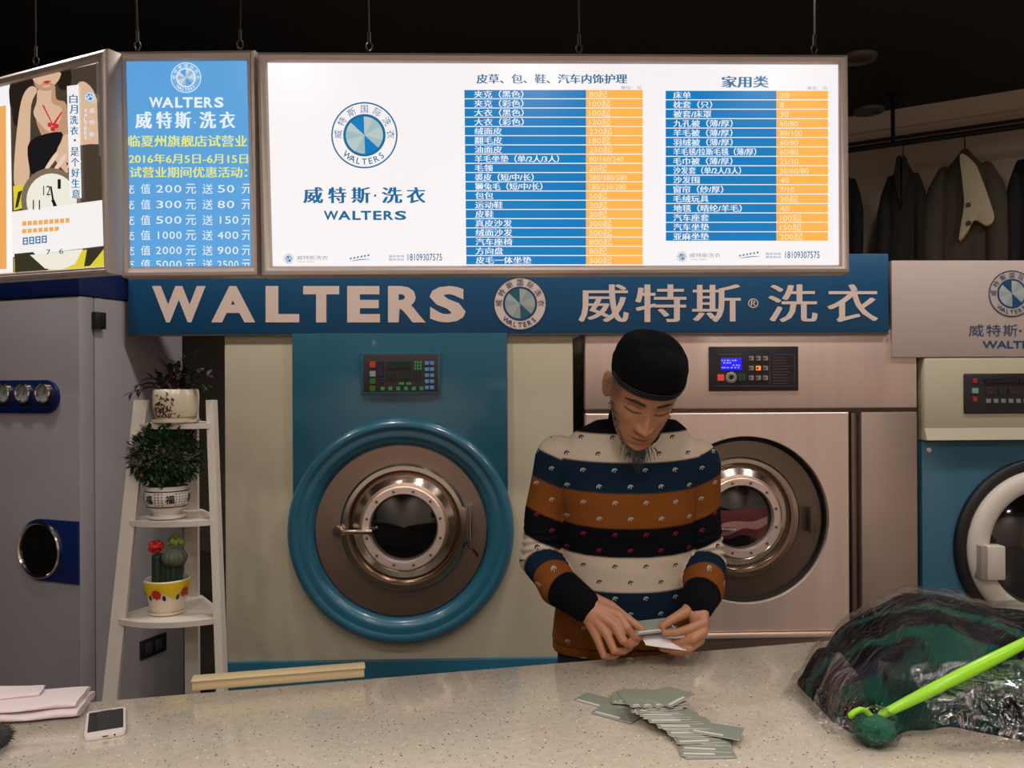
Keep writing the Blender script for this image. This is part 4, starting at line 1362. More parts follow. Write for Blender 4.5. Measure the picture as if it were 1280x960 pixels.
# --- pot on the top shelf
Y1 = 2.71
c = P(220, 480, Y1); s1 = pxs(Y1)
t = thing('potted_plant', 'dark purple trailing plant in a cream pot with brown floral print, top shelf', 'potted plant', (c.x, Y1, SH['a']))
ht = 41 * s1; rw = 27.5 * s1
M_CERA = mat('cream_glazed_ceramic', (214, 200, 176), .25, coat=.4, vary=.05)
M_BROWN = mat('brown_glaze', (74, 44, 30), .35)
prof = [(.0001, .011), (rw * .80, .011), (rw * .86, .016), (rw * .98, ht * .45), (rw * 1.0, ht * .8), (rw * .97, ht), (rw * .93, ht + .003), (rw * .89, ht), (rw * .9, ht * .8), (.0001, ht * .78)]
pot = MB().lathe(prof, n=48).build('pot', M_CERA, t, sharp=50)
def on_pot(a, z, r, mb, pts, mi=0, lift=.0012):
    """flat glaze marks wrapped on a pot: pts in (arc, height) metres about angle a (radians, -pi/2 faces the viewer)"""
    vs = []
    for (u, v) in pts:
        rr = r(z + v) + lift
        aa = a + u / rr
        vs.append((rr * cos(aa), rr * sin(aa), z + v))
    mb.add(vs, [tuple(range(len(vs)))], mi)
def prof_r(prof):
    def f(z):
        for i in range(1, len(prof) - 1):
            z0, z1 = prof[i][1], prof[i + 1][1]
            if z0 <= z <= z1 and z1 > z0:
                return prof[i][0] + (prof[i + 1][0] - prof[i][0]) * (z - z0) / (z1 - z0)
        return prof[3][0]
    return f
pr = prof_r(prof[:6])
mb = MB()
a0 = -pi / 2 - .35
for k in range(95):
    u, v = rnd.gauss(.004, .022), rnd.gauss(ht * .46, ht * .17)
    v = min(max(v, .024), ht * .92)
    L = rnd.uniform(.004, .009); W = rnd.uniform(.0014, .0026); th = rnd.uniform(0, pi)
    on_pot(a0, 0, pr, mb, [(u + L * cos(th) * a_ - W * sin(th) * b_, v + L * sin(th) * a_ + W * cos(th) * b_) for a_, b_ in ((-1, 0), (-.3, -1), (.4, -.9), (1, 0), (.4, .9), (-.3, 1))])
mb.build('floral_print', M_BROWN, pot, smooth=False)
mb = MB()
mb.lathe([(pr(.020) + .0008, .019), (pr(.022) + .0008, .0212)], n=48)
mb.build('rim_line', mat('grey_brown_line', (120, 104, 86), .5), pot)
MB().lathe([(.0001, .0005), (rw * .90, .0005), (rw * 1.02, .004), (rw * 1.04, .012), (rw * 1.0, .013), (rw * .92, .008), (.0001, .008)], n=48).build('saucer', M_CERA, t, sharp=50)
MB().lathe([(.0001, ht * .86), (rw * .90, ht * .84)], n=32).build('soil', M_SOIL, t)
M_PURP = mat('purple_dark_leaf', (64, 44, 58), .5, vary=.35, scale=30)
M_PURPG = mat('dusky_green_leaf', (74, 76, 60), .5, vary=.3, scale=30)
st, lf = MB(), MB()
stems = [(-.9, .02, .075), (-.75, .04, .06), (-.5, .06, .05), (-.25, .09, .03), (.0, .085, -.01), (.2, .08, .02), (.45, .10, .05), (.62, .115, .06), (.8, .07, .075), (.95, .05, .07), (-.1, .07, -.03), (.5, .05, -.04), (-.6, .05, -.04), (.3, .06, -.05), (-1.0, -.005, .09), (1.0, .02, .05)]
for (dx, dz, ext) in stems:
    p0 = Vector((dx * rw * .55, rnd.uniform(-.5, .5) * rw * .8, ht * .86))
    p3 = Vector((dx * (rw * .8 + abs(ext) * .75), -.35 * abs(ext) + rnd.uniform(-.03, .02), ht + dz * .95))
    p1 = p0 + Vector((dx * .01, 0, .045 + max(dz, 0) * .3))
    path = [p0 * (1 - u) ** 2 + p1 * (2 * u * (1 - u)) + p3 * u ** 2 for u in [i / 7 for i in range(8)]]
    st.tube(path, .0022, 6)
    for i in range(1, 8):
        for sgn in (-1, 1):
            d = (path[i] - path[i - 1]).normalized() + Vector((rnd.uniform(-1, 1), rnd.uniform(-1, .5), rnd.uniform(-.5, .7))) * .9
            leaf(lf, path[i], d, Vector((0, 0, 1)), rnd.uniform(.024, .042), rnd.uniform(.012, .019), .35, 0 if rnd.random() < .8 else 1)
for (dx, dz) in ((.42, .115), (.62, .085), (.36, .09)):
    leaf(lf, Vector((dx * .06, -.02, ht + dz * .7)), Vector((.8, -.1, .35)), Vector((0, 0, 1)), .05, .017, .1, 1)
st.build('stems', M_PURP, t)
lf.build('leaves', [M_PURP, M_PURPG], t, smooth=False)
# --- bowl on the middle shelf
Y2 = 2.68
c = P(209, 600, Y2); s1 = pxs(Y2)
t = thing('potted_plant', 'round bushy green plant with tiny red blooms in a white lettered bowl, middle shelf', 'potted plant', (c.x, Y2, SH['b']))
M_WCER = mat('white_glazed_ceramic', (220, 208, 198), .22, coat=.4, vary=.04)
M_INKG = mat('black_glaze', (24, 20, 20), .35)
h2 = 40 * s1; r2 = 27 * s1
prof = [(.0001, .012), (r2 * .62, .012), (r2 * .64, .02), (r2 * .88, h2 * .38), (r2 * 1.0, h2 * .62), (r2 * 1.0, h2 * .76), (r2 * .93, h2 * .94), (r2 * .95, h2), (r2 * .90, h2 + .002), (r2 * .86, h2 * .93), (.0001, h2 * .9)]
pot = MB().lathe(prof, n=56).build('pot', M_WCER, t, sharp=50)
pr = prof_r(prof[:7])
mb = MB()
for z_ in (h2 * .40, h2 * .88):
    mb.lathe([(pr(z_ - .0016) + .0012, z_ - .0016), (pr(z_ + .0016) + .0012, z_ + .0016)], n=56)
mb.build('band_line', M_INKG, pot)
def pot_text(s, a, z, h, mb, bold=.01):
    vs, fs, xa, xb, d, e_ = text_geo(s, bold)
    k = h / .9
    out = []
    for v in vs:
        u = (v[0] - (xa + xb) / 2) * k; vv = (v[1] - .37) * k
        rr = pr(z + vv) + .0015
        aa = a + u / rr
        out.append((rr * cos(aa), rr * sin(aa), z + vv))
    mb.add(out, fs)
for a_ in (-pi / 2 - .48, -pi / 2 + .50, -pi / 2 - 1.4, -pi / 2 + 1.6):
    mb = MB(); pot_text('福', a_, h2 * .64, .026, mb, .02)
    mb.build('fortune_character', M_INKG, pot, smooth=False)
mb = MB()
for a_ in [-pi / 2 + k * .155 for k in range(-9, 10)]:
    if min(abs(a_ - q_) for q_ in (-pi / 2 - .48, -pi / 2 + .50, -pi / 2 - 1.4, -pi / 2 + 1.6)) < .22:
        continue
    for j in range(5):
        zz = h2 * (.47 + .085 * j)
        w_, k_ = .0028, .0018
        on_pot(a_, zz, pr, mb, [(-w_, -k_), (w_, -k_), (w_, -k_ * .3), (-w_, -k_ * .3)], 0, .0015)
        on_pot(a_, zz, pr, mb, [(-w_ * .6, k_ * .3), (w_, k_ * .4), (w_ * .7, k_), (-w_ * .6, k_ * .9)], 0, .0015)
        on_pot(a_, zz, pr, mb, [(-.0004, -k_), (.0006, -k_), (.0006, k_), (-.0004, k_)], 0, .0016)
mb.build('verse_columns', M_INKG, pot, smooth=False)
MB().lathe([(.0001, .0005), (r2 * .74, .0005), (r2 * .86, .004), (r2 * .88, .013), (r2 * .84, .014), (r2 * .76, .009), (.0001, .009)], n=48).build('saucer', M_WCER, t, sharp=50)
MB().lathe([(.0001, h2 * .95), (r2 * .86, h2 * .94)], n=32).build('soil', M_SOIL, t)
M_LEAF = mat('dark_green_leaf', (40, 70, 34), .45, vary=.4, scale=25)
lf, st = MB(), MB()
bc = Vector((-.004, 0, h2 + 38 * s1)); br = Vector((45 * s1, 40 * s1, 37 * s1))
for k in range(20):
    a_ = 2 * pi * k / 20; el = rnd.uniform(.2, 1.3)
    e1 = bc + Vector((br.x * .85 * cos(a_) * cos(el), br.y * .85 * sin(a_) * cos(el), br.z * .8 * sin(el) - .01))
    p0 = Vector((rnd.uniform(-.012, .012), rnd.uniform(-.012, .012), h2 * .94))
    st.tube([p0, p0 * .5 + e1 * .5 + Vector((0, 0, -.01)), e1], .0016, 5)
st.build('stems', mat('brown_stem', (70, 58, 36), .8), t)
for k in range(2200):
    d = Vector((rnd.gauss(0, 1), rnd.gauss(0, 1), rnd.gauss(0, 1))).normalized()
    rr = rnd.uniform(.45, 1.0) ** .6
    lump = 1 + .12 * noise.noise(d * 3.0)
    p = bc + Vector((d.x * br.x, d.y * br.y, d.z * br.z)) * rr * lump
    if p.z < h2 + .004: continue
    leaf(lf, p, d + Vector((rnd.uniform(-.7, .7), rnd.uniform(-.7, .7), rnd.uniform(-.3, .6))), Vector((0, 0, 1)), rnd.uniform(.015, .026), rnd.uniform(.010, .016), .2)
lf.build('foliage', M_LEAF, t, smooth=False)
M_REDF = mat('red_bloom', (190, 40, 24), .5)
for (bx, bz, by) in ((200, 574, -.9), (193, 590, -.95), (216, 560, -.9)):
    mb = MB()
    p = Vector(((bx - 209) * s1, by * br.y * .96, SH['b'] * 0 + h2 + (607 - bz) * s1))
    mb.ell(p, (.0045, .0045, .0045), nu=8, nv=6)
    mb.build('bloom', M_REDF, t)
# --- cactus pot on the lower shelf
Y3 = 2.66
c = P(209, 700, Y3); s1 = pxs(Y3)
t = thing('potted_plant', 'grafted cactus with red top in a white pot painted with flowers, lowest visible shelf', 'potted plant', (c.x, Y3, SH['c']))
h3 = 42 * s1; r3 = 27.5 * s1
prof = [(.0001, .008), (r3 * .68, .008), (r3 * .72, .014), (r3 * .90, h3 * .6), (r3 * .98, h3 * .8), (r3 * 1.0, h3), (r3 * .96, h3 + .003), (r3 * .92, h3), (r3 * .88, h3 * .8), (.0001, h3 * .78)]
M_POT3 = mat('ivory_glazed_ceramic', (228, 212, 190), .22, coat=.4, vary=.04)
pot = MB().lathe(prof, n=56).build('pot', M_POT3, t, sharp=50)
pr = prof_r(prof[:6])
M_PY, M_PR, M_PN = mat('yellow_glaze', (222, 190, 40), .3), mat('red_glaze', (196, 40, 32), .3), mat('dark_green_glaze', (20, 40, 44), .3)
yb = MB()
n = 72
for i in range(n):
    a_ = 2 * pi * i / n; b_ = 2 * pi * (i + 1) / n
    za = h3 * (.60 + .10 * math.cos(a_ * 5 + 1.0)); zb = h3 * (.60 + .10 * math.cos(b_ * 5 + 1.0))
    rows = []
    for q_ in range(5):
        u = q_ / 4
        z1 = za + (h3 * .995 - za) * u; z2 = zb + (h3 * .995 - zb) * u
        rows.append(((pr(z1) + .0008) * cos(a_), (pr(z1) + .0008) * sin(a_), z1)); rows.append(((pr(z2) + .0008) * cos(b_), (pr(z2) + .0008) * sin(b_), z2))
    yb.add(rows, [(2 * q_, 2 * q_ + 1, 2 * q_ + 3, 2 * q_ + 2) for q_ in range(4)])
yb.build('yellow_band', M_PY, pot)
for a_ in (-pi / 2 - .12, -pi / 2 + 1.25, -pi / 2 - 1.5, pi / 2):
    fm_b = MB()
    pts = [((.0155 + .0022 * cos(8 * q_)) * cos(q_), (.0155 + .0022 * cos(8 * q_)) * sin(q_)) for q_ in [2 * pi * k / 40 for k in range(40)]]
    on_pot(a_, h3 * .66, pr, fm_b, pts, 0, .0022)
    fm_b.build('painted_flower', M_PR, pot, smooth=False)
    for sg in (-1, 1):
        lb = MB()
        pts = [(sg * .023 + .0065 * cos(q_) * .8, -.012 + .009 * sin(q_)) for q_ in [2 * pi * k / 20 for k in range(20)]]
        on_pot(a_, h3 * .66, pr, lb, pts, 0, .0018)
        lb.build('painted_leaf', M_PN, pot, smooth=False)
MB().lathe([(.0001, .0005), (r3 * .74, .0005), (r3 * .82, .003), (r3 * .84, .010), (r3 * .80, .010), (r3 * .74, .006), (.0001, .006)], n=48).build('saucer', M_POT3, t, sharp=50)
MB().lathe([(.0001, h3 * .88), (r3 * .92, h3 * .86)], n=32).build('soil', M_SOIL, t)
M_CAC = mat('dark_green_cactus', (38, 58, 40), .6, vary=.25, scale=40, bump=.2, bscale=120)
M_CAC2 = mat('grey_green_cactus', (92, 98, 84), .7, vary=.25, scale=60)
M_CAC3 = mat('yellow_green_cactus', (126, 138, 52), .6, vary=.3, scale=60)
def ribbed(mb, c, r, h, ribs, amp=.12, dome=.3):
    K = 18
    rings = []
    for k in range(K + 1):
        u = k / K
        env = (1 if u < 1 - dome else math.sqrt(max(0.0001, 1 - ((u - 1 + dome) / dome) ** 2)))
        rings.append([(c[0] + r * env * (1 + amp * cos(ribs * q_)) * cos(q_), c[1] + r * env * (1 + amp * cos(ribs * q_)) * sin(q_), c[2] + h * u) for q_ in [2 * pi * i / 40 for i in range(40)]])
    mb.loft(rings)
m_ = MB(); ribbed(m_, ((199 - 209) * s1, .004, h3 * .85), 8.5 * s1, 38 * s1, 4, .18, .1); recalc(m_.build('cactus_column', M_CAC, t, sharp=70))
m_ = MB(); ribbed(m_, ((217 - 209) * s1, .004, h3 * .85), 9.5 * s1, 30 * s1, 5, .12, .2); recalc(m_.build('cactus_column', M_CAC, t, sharp=70))
m_ = MB()
for k in range(26):
    d = Vector((rnd.gauss(0, 1), rnd.gauss(0, 1), rnd.gauss(0, 1))).normalized()
    pc_ = Vector(((194.5 - 209) * s1, 0, h3 + 40 * s1))
    m_.ell(pc_ + Vector((d.x * 6.5, d.y * 6, d.z * 5)) * s1, (3.6 * s1, 3.6 * s1, 3.6 * s1), nu=10, nv=7)
m_.build('red_grafted_top', mat('red_cactus', (206, 34, 28), .5, vary=.25, scale=60), t, label='bright red grafted cactus top')
m_ = MB()
K = 14; rings = []
for k in range(K + 1):
    tt = pi * k / K
    rings.append([Vector(((220 - 209) * s1 + 14.5 * s1 * sin(tt) * (1 + .08 * cos(12 * q_)) * cos(q_), -.010 + 13 * s1 * sin(tt) * (1 + .08 * cos(12 * q_)) * sin(q_), h3 + 27 * s1 - 12 * s1 * cos(tt))) for q_ in [2 * pi * i / 48 for i in range(48)]])
m_.loft(rings); recalc(m_.build('cactus_ball', M_CAC2, t, sharp=80))
m_ = MB()
for k in range(30):
    d = Vector((rnd.gauss(0, 1), rnd.gauss(0, 1), abs(rnd.gauss(0, 1)))).normalized()
    pc_ = Vector(((220 - 209) * s1, 0, h3 + 43 * s1))
    m_.ell(pc_ + Vector((d.x * 8.5, d.y * 7, d.z * 8)) * s1, (3.2 * s1, 3.2 * s1, 4.2 * s1), nu=10, nv=7)
m_.build('cactus_offsets', M_CAC3, t)
# ================================================================== bagged jacket with its hanger on the counter
def lerp_tab(tab, x):
    if x <= tab[0][0]: return tab[0][1]
    for (a, va), (b_, vb) in zip(tab, tab[1:]):
        if x <= b_:
            k = (x - a) / (b_ - a); k = k * k * (3 - 2 * k)
            return va + (vb - va) * k
    return tab[-1][1]
# tables over world X: front edge, back edge and ridge height of the heap
FRONT = [(.565, 1.73), (.60, 1.60), (.63, 1.525), (.68, 1.485), (.80, 1.465), (1.0, 1.452), (1.62, 1.452)]
BACK = [(.565, 1.75), (.60, 1.80), (.66, 1.86), (.75, 1.92), (.9, 1.96), (1.3, 1.98), (1.62, 1.98)]
RIDGE = [(.565, .004), (.60, .045), (.655, .105), (.72, .160), (.79, .192), (.857, .208), (.93, .204), (1.0, .185), (1.10, .165), (1.3, .15), (1.62, .10)]
def heap(x, v, off=0.0, wr=1.0, seed=0.0):
    """v 0 front .. 1 back; returns the point on the heap surface"""
    yf, yb, H = lerp_tab(FRONT, x), lerp_tab(BACK, x), lerp_tab(RIDGE, x)
    y = yf + (yb - yf) * v
    pk = .56
    s = (v / pk) if v < pk else (1 - v) / (1 - pk)
    prof = max(0, sin(s * pi / 2)) ** .85 if v < pk else max(0, sin(s * pi / 2)) ** .55
    q_ = Vector((x * 5 + seed, y * 9, seed))
    fold = noise.noise(q_) * .020 + noise.noise(q_ * 2.3 + Vector((3, 1, 0))) * .012
    h = H * prof + wr * fold * min(1, prof * 2.5) * min(1, H / .06)
    return Vector((x, y, CZ + max(0.0006, h) + off))
jb = Vector((1.0, 1.7, CZ))
M_FILM = bpy.data.materials.new('clear_plastic_film'); M_FILM.use_nodes = True
nt = M_FILM.node_tree; nt.nodes.clear()
out = nt.nodes.new('ShaderNodeOutputMaterial')
tr = nt.nodes.new('ShaderNodeBsdfTransparent'); tr.inputs[0].default_value = (.93, .92, .92, 1)
gl = nt.nodes.new('ShaderNodeBsdfGlossy'); gl.inputs['Roughness'].default_value = .04; gl.inputs[0].default_value = (1, 1, 1, 1)
df = nt.nodes.new('ShaderNodeBsdfDiffuse'); df.inputs[0].default_value = (.55, .5, .5, 1)
lw = nt.nodes.new('ShaderNodeFresnel'); lw.inputs['IOR'].default_value = 1.42
tc = nt.nodes.new('ShaderNodeTexCoord')
nz = nt.nodes.new('ShaderNodeTexNoise'); nz.inputs['Scale'].default_value = 14; nz.inputs['Detail'].default_value = 7; nz.inputs['Distortion'].default_value = 1.6
mp = nt.nodes.new('ShaderNodeMapping'); mp.inputs['Scale'].default_value = (1, 2.2, 1); mp.inputs['Rotation'].default_value = (0, 0, .6)
nt.links.new(tc.outputs['Object'], mp.inputs[0]); nt.links.new(mp.outputs[0], nz.inputs['Vector'])
bp = nt.nodes.new('ShaderNodeBump'); bp.inputs['Strength'].default_value = 1.0; bp.inputs['Distance'].default_value = .02
nt.links.new(nz.outputs[0], bp.inputs['Height'])
for n_ in (gl, lw):
    nt.links.new(bp.outputs[0], n_.inputs['Normal'])
# creased streaks where the film is doubled read as a thin milky veil
wv = nt.nodes.new('ShaderNodeTexNoise'); wv.noise_type = 'RIDGED_MULTIFRACTAL'; wv.inputs['Scale'].default_value = 6; wv.inputs['Distortion'].default_value = 1.2; wv.inputs['Detail'].default_value = 4
nt.links.new(mp.outputs[0], wv.inputs['Vector'])
rp = nt.nodes.new('ShaderNodeMapRange'); rp.inputs[1].default_value = 1.05; rp.inputs[2].default_value = 1.7; rp.inputs[3].default_value = .0; rp.inputs[4].default_value = .3
nt.links.new(wv.outputs[0], rp.inputs[0])
m1 = nt.nodes.new('ShaderNodeMixShader'); nt.links.new(rp.outputs[0], m1.inputs[0]); nt.links.new(tr.outputs[0], m1.inputs[1]); nt.links.new(df.outputs[0], m1.inputs[2])
fk = nt.nodes.new('ShaderNodeMath'); fk.operation = 'MULTIPLY_ADD'; fk.inputs[1].default_value = .45; fk.inputs[2].default_value = .0
nt.links.new(lw.outputs[0], fk.inputs[0])
m2 = nt.nodes.new('ShaderNodeMixShader'); nt.links.new(fk.outputs[0], m2.inputs[0]); nt.links.new(m1.outputs[0], m2.inputs[1]); nt.links.new(gl.outputs[0], m2.inputs[2])
nt.links.new(m2.outputs[0], out.inputs[0])

# garment: black and green ribbed knit
M_KNIT = bpy.data.materials.new('black_green_knit'); M_KNIT.use_nodes = True
nt = M_KNIT.node_tree; b = nt.nodes['Principled BSDF']; b.inputs['Roughness'].default_value = .9; b.inputs['Specular IOR Level'].default_value = .12
at_ = nt.nodes.new('ShaderNodeAttribute'); at_.attribute_name = 'Col'
nt.links.new(at_.outputs['Color'], b.inputs['Base Color'])
tc = nt.nodes.new('ShaderNodeTexCoord')
w2 = nt.nodes.new('ShaderNodeTexWave'); w2.inputs['Scale'].default_value = 70; w2.inputs['Distortion'].default_value = 2
mp2 = nt.nodes.new('ShaderNodeMapping'); mp2.inputs['Rotation'].default_value = (0, 0, .9)
nt.links.new(tc.outputs['Object'], mp2.inputs[0]); nt.links.new(mp2.outputs[0], w2.inputs['Vector'])
bb = nt.nodes.new('ShaderNodeBump'); bb.inputs['Strength'].default_value = .5; bb.inputs['Distance'].default_value = .004
nt.links.new(w2.outputs['Fac'], bb.inputs['Height']); nt.links.new(bb.outputs[0], b.inputs['Normal'])
NX, NV = 130, 60
def sheet(off, wr, x0, x1, v0, v1, seed, extra=None):
    vs = []
    for i in range(NX + 1):
        for j in range(NV + 1):
            x = x0 + (x1 - x0) * i / NX; v = v0 + (v1 - v0) * j / NV
            p = heap(x, v, off, wr, seed)
            if extra: p = extra(p, x, v)
            vs.append(p - jb)
    fs = [(i * (NV + 1) + j, (i + 1) * (NV + 1) + j, (i + 1) * (NV + 1) + j + 1, i * (NV + 1) + j + 1) for i in range(NX) for j in range(NV)]
    return vs, fs
t = thing('folded_jacket', 'black and green knitted jacket folded inside the clear plastic bag', 'jacket', jb)
def jk_v(p, x, v):
    k = .05 + .17 * math.exp(-((x - .80) / .11) ** 2) + .03 * noise.noise(Vector((x * 20, 0, 0)))
    q_ = heap(x, k + (v - .05) * (.95 - k) / .90, -.010, 1.0, 0)
    e_ = min(1, max(0, (v - .05) / .16)); e_ = e_ * e_ * (3 - 2 * e_)
    return Vector((q_.x, q_.y, max(CZ + .001, CZ + (q_.z - CZ) * (.08 + .92 * e_))))
vs, fs = sheet(-.010, 1.0, .61, 1.60, .05, .95, 0, jk_v)
mb = MB().add(vs, fs)
# underside so the garment is a closed body
n0 = len(vs)
under = [Vector((p.x, p.y, .0005)) for p in vs]
edge = [i * (NV + 1) for i in range(NX + 1)] + [NX * (NV + 1) + j for j in range(1, NV + 1)] + [i * (NV + 1) + NV for i in range(NX - 1, -1, -1)] + [j for j in range(NV - 1, 0, -1)]
mb.add([vs[k] for k in edge] + [Vector((vs[k].x, vs[k].y, .0004)) for k in edge], [(k, (k + 1) % len(edge), len(edge) + (k + 1) % len(edge), len(edge) + k) for k in range(len(edge))] + [tuple(range(len(edge), 2 * len(edge)))])
jk = recalc(mb.build('jacket_body', M_KNIT, t, sharp=80))
ca = jk.data.color_attributes.new('Col', 'FLOAT_COLOR', 'POINT')
kb, kg, kn, kgr = lin((9, 8, 12)), lin((10, 76, 60)), lin((26, 30, 58)), lin((120, 112, 100))
for i, v_ in enumerate(jk.data.vertices):
    p = v_.co + jb
    X, Yv = p.x, p.y
    # broad green bands running obliquely over the heap
    s = (Yv - 1.45) * 1.05 + (X - .7) * .52 + .02 * noise.noise(Vector((X * 9, Yv * 9, 0)))
    band = (.225 < s < .262) or (.33 < s < .352) or (.10 < s < .125 and X < 1.0)
    near = (X - .80) ** 2 / .010 + (Yv - 1.56) ** 2 / .003 < 1
    c_ = kb
    if band: c_ = kg
    elif near: c_ = tuple(.5 * (a + b_) for a, b_ in zip(kb, kg))
    elif X < .70 and noise.noise(Vector((X * 16, Yv * 16, 3))) > .05: c_ = kn
    ca.data[i].color = c_ + (1,)
# the bag
t = thing('plastic_bag', 'clear crinkled plastic garment bag over the dark folded jacket', 'plastic bag', jb)
def crink(p, x, v):
    k = noise.noise(Vector((x * 22, p.y * 26, 5))) * .007 + noise.noise(Vector((x * 55, p.y * 30, 9))) * .0035
    p = p.copy(); p.z = max(CZ + .0012, p.z + k * min(1, (p.z - CZ) / .02))
    p.x += .004 * noise.noise(Vector((x * 30, p.y * 30, 1)))
    return p
vs, fs = sheet(.007, 1.0, .565, 1.62, 0, 1, 0, crink)
MB().add(vs, fs).build('film', M_FILM, t, sharp=180)
# loose flap of film in front, gathered tail at the left
vs = []
for i in range(61):
    for j in range(17):
        x = .74 + .88 * i / 60; u = j / 16
        v = .2 * (1 - u)
        p = heap(x, v, .016, 1.0, 0)
        p.y -= .016 * u
        p.z = max(CZ + .0035, p.z + .014 * noise.noise(Vector((x * 18, u * 4, 2))) + .008 * noise.noise(Vector((x * 50, u * 9, 2))))
        vs.append(p - jb)
MB().add(vs, [(i * 17 + j, (i + 1) * 17 + j, (i + 1) * 17 + j + 1, i * 17 + j + 1) for i in range(60) for j in range(16)]).build('loose_flap', M_FILM, t, sharp=180)
vs = []
for i in range(41):
    for j in range(15):
        u, w_ = i / 40, j / 14 - .5
        x = .655 - .085 * u; y = 1.60 - .03 * u + w_ * (.17 - .06 * u)
        zz = .010 + .015 * (1 - u) * (1 - 3 * w_ * w_) + .010 * noise.noise(Vector((u * 8, w_ * 9, 4))) * 1.5
        base_z = heap(min(max(x, .567), 1.6), min(max((y - lerp_tab(FRONT, x)) / (lerp_tab(BACK, x) - lerp_tab(FRONT, x)), 0), 1), .012).z - CZ
        vs.append(Vector((x, y, CZ + max(.002, zz, base_z + .004 * noise.noise(Vector((x * 40, y * 40, 0)))))) - jb)
MB().add(vs, [(i * 15 + j, (i + 1) * 15 + j, (i + 1) * 15 + j + 1, i * 15 + j + 1) for i in range(40) for j in range(14)]).build('gathered_tail', M_FILM, t, sharp=180)
# green crumpled tissue in the neck of the bag
M_TEALK = mat('green_knit_cuff', (14, 92, 68), .7, vary=.7, scale=70, bump=1.0, bscale=60)
hp = on_z(1093, 912, CZ + .026)
mb = MB()
vs, fs = [], []
K = 24
rings = []
for k in range(K + 1):
    tt = pi * k / K
    rings.append([Vector((.036 * sin(tt) * cos(q_) * (1 + .3 * noise.noise(Vector((cos(q_) * 4, sin(q_) * 4, tt * 4)))), .034 * sin(tt) * sin(q_) * (1 + .25 * noise.noise(Vector((cos(q_) * 2, sin(q_) * 2, tt * 2 + 4)))), .026 - .0255 * cos(tt) * (1 if tt < pi / 2 else 1 + .3 * noise.noise(Vector((cos(q_) * 3, sin(q_) * 3, 2))) * sin(tt)))) for q_ in [2 * pi * i / 36 for i in range(36)]])
mb.loft(rings)
t = thing('knitted_sleeve', 'green knitted cuff bunched up under the lime hanger hook', 'sleeve', (hp.x, hp.y, CZ))
recalc(mb.build('cuff', M_TEALK, t, sharp=80))
# the film is knotted round the cuff
vs = []
for k in range(25):
    tt = pi * k / 24
    for i in range(40):
        q_ = 2 * pi * i / 40
        nn = 1.12 + .22 * noise.noise(Vector((cos(q_) * 5, sin(q_) * 5, tt * 5)))
        vs.append(Vector((hp.x + .040 * sin(tt) * cos(q_) * nn, hp.y + .038 * sin(tt) * sin(q_) * nn, max(CZ + .001, CZ + .032 - .031 * cos(tt) * nn))) - jb)
MB().add(vs, [(k * 40 + i, k * 40 + (i + 1) % 40, (k + 1) * 40 + (i + 1) % 40, (k + 1) * 40 + i) for k in range(24) for i in range(40)]).build('knotted_neck', M_FILM, [o for o in bpy.data.objects if o.name == 'plastic_bag'][0], sharp=180)
# lime hanger
M_LIME = mat('lime_green_plastic', (150, 214, 26), .35, coat=.2, vary=.05)
def on_heap_px(px, py, lift):
    # walk along the pixel's ray to the heap surface
    r = ray(px, py)
    lo = None
    for k in range(400):
        Yq = 1.40 + .0015 * k
        p = Vector((r.x * Yq, Yq, CH + r.z * Yq))
        yf, yb = lerp_tab(FRONT, p.x), lerp_tab(BACK, p.x)
        hz = CZ if not (yf < p.y < yb) else heap(p.x, (p.y - yf) / (yb - yf), .012).z
        if p.z - lift <= hz:
            return p
    return p
o_ = on_heap_px(1100, 897, .012)
t = thing('clothes_hanger', 'lime green plastic hanger lying on the bagged jacket', 'hanger', o_)
bar = [on_heap_px(x, y, .011) for x, y in ((1102, 898), (1130, 884), (1165, 866), (1200, 849), (1235, 831), (1262, 817), (1290, 803), (1330, 783))]
for k in range(3):
    bar = [bar[0]] + [(bar[i - 1] + bar[i] * 2 + bar[i + 1]) / 4 for i in range(1, len(bar) - 1)] + [bar[-1]]
bar = [p + Vector((0, 0, .006)) for p in bar]
MB().capsule([p - o_ for p in bar], [.0075, .0095, .011, .0115, .0115, .0105, .0095, .009], 14).build('hanger_arm', M_LIME, t)
jt = bar[0]
hk = [P(x, y, jt.y - .004) for x, y in ((1102, 899), (1096, 903), (1090, 901), (1087, 894), (1082, 888), (1075, 887), (1068, 890), (1064, 894))]
MB().capsule([p - o_ for p in hk], [.008, .009, .0085, .0055, .0052, .0052, .0052, .006], 12).build('hook', M_LIME, t)
arm2 = [P(x, y, jt.y + dy) for x, y, dy in ((1100, 899, 0), (1104, 893, .004), (1112, 888, .008))]
MB().capsule([p - o_ for p in arm2], [.009, .008, .0075], 12).build('shoulder_joint', M_LIME, t)
# ================================================================== the man behind the counter
MAN = Vector((.29, 2.18, 0))
man = thing('person', 'man in a black cap and striped sweater looking down and sorting cards behind the counter', 'person', MAN)
def remeshed(mb, voxel, smooth_it, name):
    me = bpy.data.meshes.new(name)
    me.from_pydata([tuple(p) for p in mb.v], [], mb.f)
    bm = bmesh.new(); bm.from_mesh(me)
    bmesh.ops.recalc_face_normals(bm, faces=bm.faces[:]); bm.to_mesh(me); bm.free()
    o = bpy.data.objects.new(name, me); COL.objects.link(o)
    r = o.modifiers.new('r', 'REMESH'); r.mode = 'VOXEL'; r.voxel_size = voxel; r.use_smooth_shade = True
    s = o.modifiers.new('s', 'SMOOTH'); s.factor = .5; s.iterations = smooth_it
    dg = bpy.context.evaluated_depsgraph_get()
    nm = bpy.data.meshes.new_from_object(o.evaluated_get(dg))
    bpy.data.objects.remove(o); bpy.data.meshes.remove(me)
    nm.name = name
    return nm
